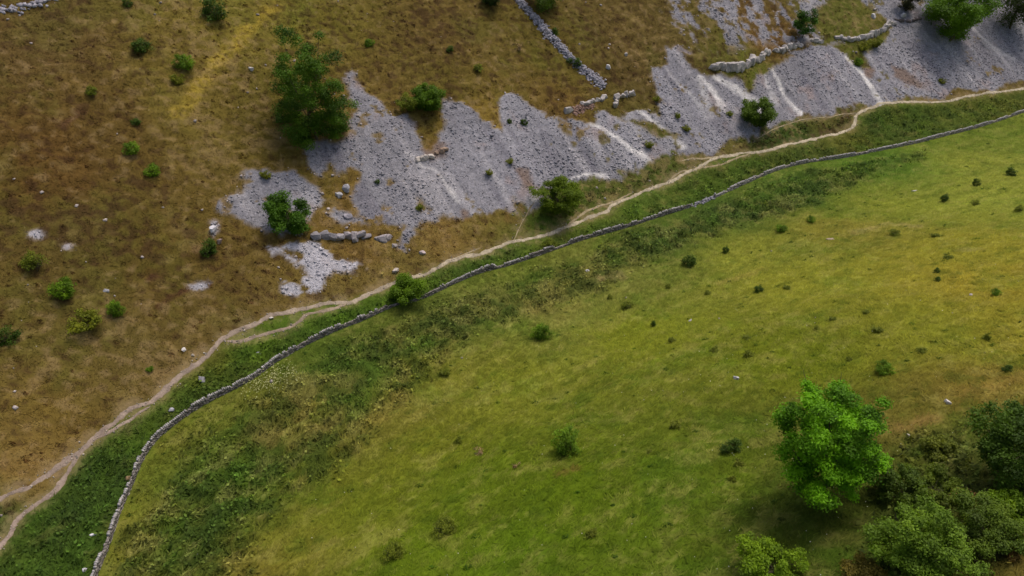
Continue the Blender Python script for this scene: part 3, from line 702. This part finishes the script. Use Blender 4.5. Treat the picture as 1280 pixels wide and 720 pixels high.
# rank herbs: leaf faces in loose heaps
def leaf_quads(C, nrm, size, r, asp=.55):
    n = len(C); a = np.cross(nrm, r.normal(0, 1, (n, 3))); a /= np.linalg.norm(a, axis=1)[:, None]+1e-9
    b = np.cross(nrm, a); a *= size[:, None]*.5; b *= size[:, None]*.5*asp
    V = np.stack([C-a, C-b, C+a, C+b], 1).reshape(-1, 3)
    return V, np.arange(n*4).reshape(-1, 4)
x, y, z, dep, r = scatter(1000000, .1, 34)
s = interp(SCR, x, y); lu = interp(LUS, x, y); ne = interp(NET, x, y); pm = interp(PM, x, y); wdn = interp(WD, x, y)
hn = fbm(x/2.0, y/2.0, 211, 3)
k = (r.random(len(x)) < np.maximum(lu*sstep(hn, -.5, .3)*.95, ne)) & (s < .3) & (pm > 1.0) & (wdn > .6)
x, y, z = x[k], y[k], z[k]; n = len(x); print('herbs', n)
mo_ = interp(MND, x, y)
hh = (.10+.22*sstep(hn[k], -.3, .5)+.15*ne[k]+.25*np.maximum(mo_, 0))*r.random(n)**.7
nr = r.normal(0, 1, (n, 3)); nr[:, 2] = np.abs(nr[:, 2])+.45; nr /= np.linalg.norm(nr, axis=1)[:, None]
V, Ff = leaf_quads(np.stack([x, y, zat(x, y)+hh], 1), nr, r.uniform(.2, .5, n), r, .7)
cc = interp(BASE, x, y)*((.5+1.35*r.random(n)**1.5)*(1+.35*mo_))[:, None]  # shade painted into leaf colour: lighter on mound tops, darker in hollows
cc = cc*np.array([1.0, 1.02, 1.0])*1.1
o = mesh_np('nettles', V, Ff, M_HERB, None, np.repeat(cc, 4, 0)); setp(o, 'dense nettles and rank herbs along both sides of the valley wall', 'undergrowth', None, 'stuff')
# stones kicked along the paths
r = np.random.default_rng(37); pp = []
for P, wd in zip(path_w, PW):
    C, T, s = resample(P, .12); kk = r.random(len(C)) < .55; C = C[kk]; pp.append(C+r.normal(0, .42*wd+.12, C.shape))
pp = np.concatenate(pp); n = len(pp); sz = r.uniform(.05, .10, n)+.16*r.random(n)**5
o = stones('path_stones', np.stack([pp[:, 0], pp[:, 1], zat(pp[:, 0], pp[:, 1])+.045], 1), np.stack([sz, sz*.8, sz*.5], 1), r.uniform(0, 6.28, n), .2, r.uniform(.5, 1.2, n)[:, None]*lin((178,166,150)), M_STONE, None, .2, r)
setp(o, 'small stones loose on the trodden paths', 'stones', None, 'stuff')
# low weeds in the pasture and dead tussocks on the far slope
def tussocks(name, n0, seed, cond, rad, hgt, nl, tint, label, cat):
    x, y, z, dep, r = scatter(n0, .08, seed); k = cond(x, y, r) & (interp(SCR, x, y) < .15) & (interp(PM, x, y) > 1) & (interp(WD, x, y) > .8)
    x, y = x[k], y[k]; n = len(x); R_ = rad*r.uniform(.5, 1.5, n); N = n*nl
    a = r.uniform(0, 6.28, N); q = np.sqrt(r.random(N)); px = np.repeat(x, nl)+np.cos(a)*q*np.repeat(R_, nl); py = np.repeat(y, nl)+np.sin(a)*q*np.repeat(R_*.7, nl)
    pz = zat(px, py)+hgt*(1-q*q)*r.uniform(.2, 1, N)*np.repeat(R_/rad, nl)
    nr = np.stack([np.cos(a)*q, np.sin(a)*q, .8+0*q], 1)+r.normal(0, .35, (N, 3)); nr /= np.linalg.norm(nr, axis=1)[:, None]
    V, Ff = leaf_quads(np.stack([px, py, pz], 1), nr, r.uniform(.14, .30, N), r, .5)
    t = np.repeat(r.uniform(.65, 1.15, n), nl)[:, None]*np.array(tint); cc = interp(BASE, px, py)*t*r.uniform(.75, 1.25, N)[:, None]
    o = mesh_np(name, V, Ff, M_HERB, None, np.repeat(cc, 4, 0)); setp(o, label, cat, None, 'stuff'); print(name, n)
tussocks('pasture_weeds', 9000, 38, lambda x, y, r: (interp(FAR, x, y) < .5) & (interp(LUS, x, y) < .3) & (r.random(len(x)) < .10+.25*(fbm(x/9, y/9, 241, 2) > .1)), .32, .22, 26, (.62, .85, .6), 'low weeds and rough tufts through the pasture', 'weeds')
tussocks('hill_tussocks', 30000, 39, lambda x, y, r: (interp(FAR, x, y) > .5) & (r.random(len(x)) < .10+.35*(fbm(x/10, y/10, 242, 3) > .0)), .30, .18, 20, (.92, .72, .68), 'brown tussocks and scuffed tufts over the far slope', 'tussocks')
# white flowers
x, y, z, dep, r = scatter(60000, .05, 35)
fl = fbm(x/4, y/4, 221, 3); wnr = (interp(FAR, x, y) < .5)
k = wnr & (y < 75) & (x > -20) & (r.random(len(x)) < .02+.10*(fl > .2)+.25*((fl > .0) & (x > 15) & (y < 48))) & (interp(LUS, x, y) < .4)
x, y = x[k], y[k]; n = len(x); print('flowers', n)
nr = r.normal(0, .3, (n, 3)); nr[:, 2] = 1
V, Ff = leaf_quads(np.stack([x, y, zat(x, y)+.28], 1), nr, r.uniform(.05, .11, n), r, .9)
o = mesh_np('wildflowers', V, Ff, M_PETAL, None, np.repeat(r.uniform(.7, 1.1, n)[:, None]*lin((215,215,190)), 4, 0)); setp(o, 'tiny white wildflowers scattered in the lower pasture', 'flowers', None, 'stuff')
# cream elder-like flowering herbs by the wall
Pf = G([(340,474),(352,478),(330,482),(365,470),(345,468),(318,486)])
r = np.random.default_rng(36); q = Pf[r.integers(0, len(Pf), 420)]+r.normal(0, .9, (420, 2))
nr = r.normal(0, .3, (420, 3)); nr[:, 2] = 1
V, Ff = leaf_quads(np.stack([q[:, 0], q[:, 1], zat(q[:, 0], q[:, 1])+r.uniform(.3, .6, 420)], 1), nr, r.uniform(.08, .2, 420), r, .9)
o = mesh_np('meadowsweet', V, Ff, M_PETAL, None, np.repeat(r.uniform(.6, 1, 420)[:, None]*lin((190,190,130)), 4, 0)); setp(o, 'cream flowering herbs beside the wall', 'flowers', None, 'stuff')

# ------------------------------------------------------------------ trees and shrubs
def tube(V, Fa, pts, rad, k=6):
    pts = np.asarray(pts, float); nb = sum(len(v) for v in V); n = len(pts); ring = []
    for i, p in enumerate(pts):
        t = pts[min(i+1, n-1)]-pts[max(i-1, 0)]; t /= np.linalg.norm(t)+1e-9
        a = np.cross(t, [.3, .9, .2]); a /= np.linalg.norm(a)+1e-9; b = np.cross(t, a)
        an = np.arange(k)/k*2*np.pi; ring.append(p+rad[i]*(np.cos(an)[:, None]*a+np.sin(an)[:, None]*b))
    V.append(np.concatenate(ring)); ii = np.arange(n*k).reshape(n, k)+nb
    Fa.append(np.stack([ii[:-1], np.roll(ii[:-1], -1, 1), np.roll(ii[1:], -1, 1), ii[1:]], -1).reshape(-1, 4))
def make_plant(root, W, H, seed, nclump, nleaf, lsize, c0, base=.1, clump_r=.2, trunk_r=.12, stems=1, lean=(0, 0), var=.3, squash=1., bark=(92,82,68), fill=.55, trunkname='trunk', tone=.0, up=.35, open_=0., bumpy=1.):
    """crown of leaf clumps round the limbs. W, H in metres, origin at the foot"""
    r = np.random.default_rng(seed); cz = H*(base+(1-base)*.5); rz = H*(1-base)*.5
    cl = []
    ex = r.normal(0, 1, 3)
    while len(cl) < nclump:
        d = r.normal(0, 1, 3); d /= np.linalg.norm(d); q = fill+(1-fill)*r.random()**.7
        bump = 1+bumpy*.22*math.sin(3*math.atan2(d[1], d[0])+ex[0]*3)+.14*math.sin(5*d[2]+ex[1]*4)
        p = d*q*np.array([W*.5, W*.5, rz])*(1-clump_r*.55)*bump*.95
        if d[2] < -.2: p[:2] *= .85
        cl.append(p+np.array([lean[0]*(p[2]+rz)/H, lean[1]*(p[2]+rz)/H, cz]))
    cl = np.array(cl); tn = r.uniform(-1, 1, nclump)
    rad = r.uniform(.65, 1.25, nclump)*clump_r*W
    w8 = rad**2; k = r.choice(nclump, nleaf, p=w8/w8.sum())
    d = r.normal(0, 1, (nleaf, 3)); d[:, 2] += up; d /= np.linalg.norm(d, axis=1)[:, None]
    C = cl[k]+d*(rad[k]*r.uniform(.35, 1.08, nleaf))[:, None]*np.array([1, 1, .8*squash])
    # twigs sticking out
    tw = r.random(nleaf) < .08; C[tw] += d[tw]*(rad[k][tw]*.35)[:, None]
    C[:, 2] = np.maximum(C[:, 2], .04*H)
    nr = d*.75+r.normal(0, .55, (nleaf, 3)); nr[:, 2] += .35; nr /= np.linalg.norm(nr, axis=1)[:, None]
    V, Fl = leaf_quads(C, nr, lsize*r.uniform(.6, 1.35, nleaf), r, .6)
    f = (1+var*tn[k]+r.uniform(-.18, .18, nleaf))
    cc = lin(c0)*np.array([1.6, 1.2, .8])*f[:, None]; yl = np.clip(tn[k]+r.normal(0, .3, nleaf), 0, 1)[:, None]
    cc = cc*(1-yl*.22)+cc*np.array([1.45, 1.12, .8])*yl*.22
    crown = mesh_np('crown', V, Fl, M_LEAF, root, np.repeat(np.clip(cc, .003, .8), 4, 0))
    TV, TF = [], []
    for sidx in range(stems):
        off = r.normal(0, .12*W if stems > 1 else 0, 2)
        top = np.array([lean[0]*.5+off[0]*1.5, lean[1]*.5+off[1]*1.5, cz*.9]); foot = np.array([off[0]*.4, off[1]*.4, -.25])
        midp = (foot+top)/2+np.append(r.normal(0, .06*W, 2), 0)
        pts = [foot, foot*.6+midp*.4, midp, (midp+top)/2+np.append(r.normal(0, .03*W, 2), 0), top]
        tube(TV, TF, pts, np.array([1.25, 1, .8, .6, .35])*trunk_r)
        for j in r.choice(nclump, max(3, min(nclump, 22)//stems), replace=False):
            a0 = pts[2]*(.6*r.random()) + pts[3]*(1-.6*r.random()); a0 = pts[2]+(pts[4]-pts[2])*r.random()
            e = cl[j]; m_ = (a0+e)/2+np.array([0, 0, -.04*H])+r.normal(0, .03*W, 3)
            tube(TV, TF, [a0, m_, e, e+(e-a0)*.18], np.array([.42, .28, .14, .04])*trunk_r, 5)
    V2 = np.concatenate(TV); F2 = np.concatenate(TF)
    mesh_np(trunkname, V2, F2, M_BARK, root, np.ones((len(V2), 3))*lin(bark))
    return crown

def tree_at(px, py, wpx, H_over_W, label, cat, name='tree', **kw):
    P, t = ground([(px, py)], ZG); k = t[0]/F; W = wpx*k
    rt = empty(name, (P[0, 0], P[0, 1], float(zat(P[0, 0], P[0, 1])))); setp(rt, label, cat, kw.pop('group', None))
    make_plant(rt, W, W*H_over_W, **kw); return rt
# the large individual ones
tree_at(1014,622,146,1.24,'tall bright green tree standing alone in the lower right of the pasture','tree','ash_tree',seed=1,nclump=175,nleaf=62000,lsize=.19,c0=(82,142,10),base=.06,clump_r=.082,trunk_r=.2,fill=.3,var=.45,bumpy=.45,up=.9,squash=.75,group=None)
tree_at(397,174,108,1.22,'tall dark green tree at the left edge of the main scree','tree','ash_tree',seed=2,nclump=130,nleaf=46000,lsize=.24,c0=(54,92,12),base=-.22,bumpy=.6,clump_r=.09,trunk_r=.2,fill=.35,var=.42,lean=(-.5,.3))
tree_at(376,296,56,1.0,'slanting dark tree on the small scree patch at left','tree','hawthorn_tree',seed=3,nclump=40,nleaf=19000,lsize=.24,c0=(54,96,14),base=.03,clump_r=.14,trunk_r=.13,fill=.3,var=.35,lean=(-3.4,1.6),bumpy=1.1)
tree_at(697,268,62,.78,'round bushy hawthorn at the foot of the scree above the path','tree','hawthorn_tree',seed=4,nclump=80,nleaf=26000,lsize=.22,c0=(80,112,16),base=.0,clump_r=.115,trunk_r=.14,var=.25,squash=.7)
tree_at(536,138,46,.72,'dense round bush on top edge of the main scree','bush','hawthorn_bush',seed=5,nclump=70,nleaf=18000,lsize=.22,c0=(68,108,14),base=.0,clump_r=.12,trunk_r=.1,var=.22)
tree_at(509,139,28,.75,'small yellowish bush just left of the dense round bush above the scree','bush','hawthorn_bush',seed=6,nclump=24,nleaf=3200,lsize=.2,c0=(84,108,30),base=.0,clump_r=.16,trunk_r=.06)
tree_at(945,159,44,.9,'round dark bush at the foot of the right hand scree by the path','bush','hawthorn_bush',seed=7,nclump=70,nleaf=18000,lsize=.26,c0=(66,100,18),base=.0,clump_r=.12,trunk_r=.1,var=.2)
tree_at(1187,50,82,.92,'large rounded green tree at upper right in the scree','tree','sycamore_tree',seed=8,nclump=110,nleaf=40000,lsize=.34,c0=(74,120,12),base=.04,clump_r=.11,trunk_r=.25,var=.3)
tree_at(1262,36,84,.85,'dark tree cut off by the top right corner','tree','sycamore_tree',seed=9,nclump=70,nleaf=18000,lsize=.34,c0=(50,76,24),base=.05,clump_r=.11,trunk_r=.25,var=.35,fill=.35)
tree_at(1003,47,30,1.2,'upright green shrub growing above the toothed crag','bush','hawthorn_bush',seed=10,nclump=30,nleaf=6000,lsize=.26,c0=(48,92,14),base=.02,clump_r=.16,trunk_r=.1)
tree_at(1133,14,30,.85,'dark grey green bush at the top edge left of the large rounded tree','bush','hawthorn_bush',seed=11,nclump=30,nleaf=5000,lsize=.28,c0=(44,56,34),base=.0,clump_r=.15,trunk_r=.1)
tree_at(681,14,54,.8,'leafy bush straddling the collapsed wall at the top edge','bush','hawthorn_bush',seed=12,nclump=40,nleaf=8000,lsize=.26,c0=(68,102,24),base=.0,clump_r=.14,trunk_r=.1,fill=.35)
tree_at(613,6,34,.7,'dark bush cut by the top edge left of the collapsed wall','bush','hawthorn_bush',seed=13,nclump=30,nleaf=5000,lsize=.26,c0=(46,70,20),base=.0,clump_r=.15,trunk_r=.1)
tree_at(509,374,52,.55,'bright green bush growing against the valley wall below the path','bush','elder_bush',seed=14,nclump=54,nleaf=17000,lsize=.2,c0=(76,116,16),base=.0,clump_r=.13,trunk_r=.08)
# bottom right thicket
tree_at(1262,600,135,.80,'big dark hawthorn at the right edge of the pasture','bush','hawthorn_bush',seed=15,nclump=100,nleaf=30000,lsize=.19,c0=(54,88,18),base=.0,clump_r=.10,trunk_r=.14,var=.38)
tree_at(1145,706,128,.62,'wide pale green leafy bush at the bottom edge below the bright tree','bush','hazel_bush',seed=16,nclump=120,nleaf=34000,lsize=.17,c0=(84,124,34),base=.0,clump_r=.085,trunk_r=.08,var=.3,fill=.4,stems=4)
tree_at(1228,672,96,.5,'low mid green bush between the bare brown bank and the pale bush','bush','bramble_bush',seed=17,nclump=70,nleaf=17000,lsize=.16,c0=(74,106,32),base=.0,clump_r=.10,trunk_r=.05,var=.38,stems=4)
tree_at(1262,642,60,.5,'fresh green shrub under the big dark hawthorn','bush','bramble_bush',seed=18,nclump=50,nleaf=10000,lsize=.16,c0=(84,124,20),base=.0,clump_r=.12,trunk_r=.05,stems=3)
tree_at(1125,622,66,.55,'very dark low thicket right of the bright tree','bush','bramble_bush',seed=19,nclump=50,nleaf=11000,lsize=.17,c0=(66,98,26),base=.0,clump_r=.12,trunk_r=.05,var=.35,stems=3)
tree_at(1168,622,64,.42,'olive bramble patch between the dark thicket and the dead scrub','bush','bramble_bush',seed=20,nclump=50,nleaf=10000,lsize=.16,c0=(74,102,30),base=.0,clump_r=.12,trunk_r=.05,stems=3)
tree_at(1176,572,52,.40,'flat dark bramble on the bank above the olive bramble patch','bush','bramble_bush',seed=21,nclump=40,nleaf=7000,lsize=.17,c0=(82,104,34),base=.0,clump_r=.12,trunk_r=.04,stems=3)
tree_at(1200,632,34,.6,'dead grey leafless scrub amid the green brambles','bush','dead_scrub',seed=22,nclump=34,nleaf=900,lsize=.12,c0=(120,104,78),base=.0,clump_r=.2,trunk_r=.035,stems=9,bark=(150,136,118))
tree_at(956,716,80,.5,'bright green bush cut by the bottom edge left of the pale bush','bush','bramble_bush',seed=23,nclump=60,nleaf=15000,lsize=.16,c0=(88,128,20),base=.0,clump_r=.11,trunk_r=.05,stems=3)
tree_at(1082,722,56,.4,'small olive bush at the bottom edge between two larger bushes','bush','bramble_bush',seed=24,nclump=40,nleaf=8000,lsize=.15,c0=(92,96,40),base=.0,clump_r=.13,trunk_r=.04,stems=3)
tree_at(1100,612,30,.7,'grey green sapling against the right side of the bright tree','bush','elder_bush',seed=25,nclump=26,nleaf=3500,lsize=.18,c0=(76,88,44),base=.0,clump_r=.15,trunk_r=.04)
tree_at(1256,690,30,.5,'brownish tuft of scrub beside the bare bank at the bottom right','bush','bramble_bush',seed=26,nclump=24,nleaf=3000,lsize=.14,c0=(92,84,40),base=.0,clump_r=.15,trunk_r=.03,stems=3)

# small shrubs: one of each kind, then copies of it and of its parts
def proto(name, seed, H, nclump, nleaf, lsize, c0, **kw):
    rt = empty(name, (0, 0, 0)); make_plant(rt, 1.0, H, seed, nclump*2, int(nleaf*1.9), lsize*.85, c0, base=-.25, trunk_r=.02,  trunkname='stem', **kw)
    return [rt, False, H]
PR = {
 'fresh': proto('young_hawthorn', 41, .78, 28, 1800, .07, (80,122,22), clump_r=.16, stems=3, up=.6),
 'olive': proto('young_hawthorn', 42, .72, 24, 1300, .07, (88,112,32), clump_r=.17, stems=3, var=.4, fill=.3),
 'dark': proto('juniper_shrub', 43, .65, 22, 1200, .075, (54,86,20), clump_r=.17, stems=2),
 'yellow': proto('gorse_shrub', 44, .7, 20, 1100, .085, (92,112,28), clump_r=.17, stems=3),
 'tuft': proto('thistle_clump', 45, .5, 14, 420, .12, (88,110,34), clump_r=.17, stems=3, fill=.1, open_=0),
 'grey': proto('thistle_clump', 46, .7, 10, 140, .13, (134,130,108), clump_r=.2, stems=6, fill=.2, bark=(110,96,90)),
}
def copy_thing(rt):
    c = rt.copy(); col.objects.link(c)
    for ch in list(rt.children):
        d = ch.copy(); col.objects.link(d); d.parent = c
    return c
gfar, gnear = 'young shrubs dotted over the far slope', 'small plants dotted over the pasture'
SM = [
 (268,24,30,'dark','dark shrub nearest the top edge at upper left',gfar),
 (179,64,24,'dark','dark green shrub upper left of the dark and yellow pair',gfar),
 (232,86,27,'fresh','dark green shrub just above the small yellow one at upper left',gfar),
 (223,104,17,'yellow','small yellow green shrub just below a dark one at upper left',gfar),
 (160,8,14,'dark','tiny dark shrub at the top edge between the rubble and the next shrub',gfar),
 (171,155,14,'dark','tiny dark shrub, topmost of the vertical trio left of centre slope',gfar),
 (166,192,19,'fresh','middle shrub of the vertical trio on the left slope',gfar),
 (192,219,18,'fresh','lowest shrub of the vertical trio on the left slope',gfar),
 (115,118,20,'olive','faint sprawling olive shrub alone high on the left slope',gfar),
 (462,58,13,'fresh','tiny green shrub right of and above the tall dark tree',gfar),
 (562,64,11,'dark','tiny dark shrub above the dense round bush',gfar),
 (598,88,15,'olive','faint olive shrub right of the tiny dark one above the scree',gfar),
 (42,334,28,'olive','tall thin olive shrub near the left edge above the bright ones',gfar),
 (82,370,33,'fresh','bright shrub near the left edge, largest of its three neighbours',gfar),
 (107,410,33,'yellow','bright yellow green shrub, lowest of the three on the left slope',gfar),
 (147,392,24,'fresh','smaller green shrub right of the two bright ones on the left slope',gfar),
 (6,428,32,'dark','dark green shrub cut by the left edge',gfar),
 (262,317,24,'dark','green shrub beside the tall white rock',gfar),
 (188,463,10,'fresh','tiny green plant above the path at left',gfar),
 (712,78,9,'dark','small dark shrub in the collapsed wall above the larger one',gfar),
 (722,83,15,'dark','larger dark shrub in the middle of the collapsed wall',gfar),
 (694,44,12,'dark','dark shrub in the upper part of the collapsed wall',gfar),
 (648,62,12,'grey','dead grey shrub left of the collapsed wall',gfar),
 (1093,58,16,'yellow','upper yellow green shrub below the curved crag',gfar),
 (1079,63,13,'yellow','middle yellow green shrub below the curved crag',gfar),
 (1072,82,11,'fresh','lowest green shrub on the bare track under the crags',gfar),
 (1177,104,10,'yellow','small yellow green shrub low on the right hand scree',gfar),
 (820,126,9,'yellow','small yellow green plant at the left edge of the upper scree',gfar),
 (912,144,9,'olive','olive plant on the scree left of the round dark bush',gfar),
 (811,184,11,'yellow','yellow green plant near the foot of the scree streak',gfar),
 (847,147,9,'olive','olive plant in the middle of the streaked scree',gfar),
 (858,163,10,'yellow','yellow green plant low on the streaked scree',gfar),
 (637,204,10,'yellow','yellow green tuft in the middle of the main scree',gfar),
 (637,154,8,'dark','dark plant at the top of the main scree',gfar),
 (655,156,9,'dark','dark plant right of its neighbour at the top of the main scree',gfar),
 (612,218,9,'yellow','yellow green tuft lower left in the main scree',gfar),
 (472,229,7,'dark','dark plant alone in the left part of the main scree',gfar),
 (524,262,11,'olive','brown green plant near the lower edge of the main scree',gfar),
 (333,222,13,'yellow','yellow green plant above the slanting tree',gfar),
 (685,309,20,'olive','olive shrub behind the valley wall right of the path bend',gnear),
 (708,562,44,'fresh','roundest and largest shrub alone in the lower pasture',gnear),
 (558,663,38,'olive','yellow green shrub low in the left of the pasture',gnear),
 (494,694,32,'olive','olive shrub near the bottom edge of the pasture',gnear),
 (645,584,13,'grey','grey thistle left of the largest pasture shrub',gnear),
 (912,562,26,'dark','flat dark shrub left of the bright tree',gnear),
 (923,581,18,'tuft','weedy clump just below the flat dark shrub',gnear),
 (845,535,17,'tuft','bright weedy clump above and left of the flat dark shrub',gnear),
 (1103,466,23,'fresh','green shrub just above the bright tree',gnear),
 (573,553,14,'tuft','dark weed clump in the left middle of the pasture',gnear),
 (599,567,16,'grey','grey thistles right of the dark weed clump',gnear),
 (557,468,18,'tuft','low weed clump at the left edge of the pasture',gnear),
 (677,422,22,'fresh','bright green low clump in the upper left pasture',gnear),
 (783,384,16,'olive','dark clump in the upper pasture below the nettle band',gnear),
 (762,373,10,'tuft','fainter clump left of the dark clump below the nettle band',gnear),
 (861,332,20,'dark','largest dark clump directly below the nettle band',gnear),
 (835,359,10,'tuft','small clump below and left of the largest dark clump',gnear),
 (907,316,12,'dark','small dark clump right of the largest one below the nettles',gnear),
 (884,368,10,'tuft','pale clump below the small dark clump',gnear),
 (948,365,14,'dark','dark clump beside the faint bare patch in the upper pasture',gnear),
 (976,289,14,'fresh','green clump at the lower edge of the nettle band',gnear),
 (1013,278,12,'fresh','green clump right of another at the nettle band edge',gnear),
 (817,407,9,'dark','tiny dark clump above the centre of the pasture',gnear),
 (840,427,12,'tuft','weed clump right of centre in the pasture',gnear),
 (893,438,14,'tuft','low weed clump left of two others in mid pasture',gnear),
 (934,446,16,'tuft','weed clump above the lone white rock',gnear),
 (934,424,12,'tuft','weed clump, upper one of two above the lone white rock',gnear),
 (1262,219,15,'dark','darkest shrub at the right edge below the wall',gnear),
 (1219,232,11,'dark','small dark shrub left of the darkest one at the right edge',gnear),
 (1180,252,12,'dark','small dark shrub in the upper right pasture',gnear),
 (1219,257,12,'olive','olive shrub right of the small dark one in the upper right pasture',gnear),
 (1272,264,13,'olive','olive plant cut by the right edge',gnear),
 (1117,294,15,'olive','olive clump at the dry bank in the right pasture',gnear),
 (1170,296,14,'tuft','flat weed clump right of the dry bank',gnear),
 (1184,323,14,'tuft','flat weed clump below the dry bank in the right pasture',gnear),
 (1170,341,9,'dark','upper tiny dark plant of a vertical pair at right',gnear),
 (1171,351,9,'dark','lower tiny dark plant of a vertical pair at right',gnear),
 (984,362,13,'tuft','upright weed clump left in the mid right pasture',gnear),
 (1042,400,12,'tuft','weed clump in the middle of the right pasture',gnear),
 (1020,412,10,'tuft','weed clump left of and below another in the right pasture',gnear),
 (1083,391,12,'tuft','weed clump above and right of its neighbour in the right pasture',gnear),
 (1098,414,16,'tuft','wide dark weed clump in the right pasture',gnear),
 (1152,440,18,'tuft','wide weed clump above and right of the green shrub',gnear),
 (1232,424,15,'tuft','dark weed clump near the right edge',gnear),
 (1244,369,12,'fresh','green clump near the right edge in the tan grass',gnear),
 (1257,463,14,'dark','dark weeds at the bare bank by the right edge',gnear),
 (1061,450,9,'tuft','tiny weed clump left of the green shrub above the tree',gnear),
 (835,368,0,'','',''),
 (740,668,18,'tuft','dark weed clump in the lower middle pasture',gnear),
 (812,566,12,'tuft','green tuft right of the largest pasture shrub',gnear),
 (915,600,14,'tuft','low green clump well below the flat dark shrub',gnear),
 (68,484,0,'','',''),
]
# height ratio follows the proto; each width in the note is the width seen
for i, (px, py, wpx, kind, lb, gr) in enumerate(SM):
    if not wpx: continue
    P, t = ground([(px, py)], ZG); W = wpx*t[0]/F*1.05
    pr = PR[kind]; rt = pr[0] if not pr[1] else copy_thing(pr[0]); pr[1] = True
    rt.location = (P[0, 0], P[0, 1], float(zat(P[0, 0], P[0, 1]))-.03)
    rt.rotation_euler = (0, 0, random.uniform(0, 6.28)); hs = random.uniform(.85, 1.1)
    if lb.startswith('tall thin'): hs = 1.25
    rt.scale = (W*random.uniform(.85, 1.15), W*random.uniform(.7, 1.15), W*hs*random.uniform(.8, 1.15)); setp(rt, lb, 'shrub' if kind not in ('tuft', 'grey') else 'weeds', gr)
print('objects', len(bpy.data.objects))
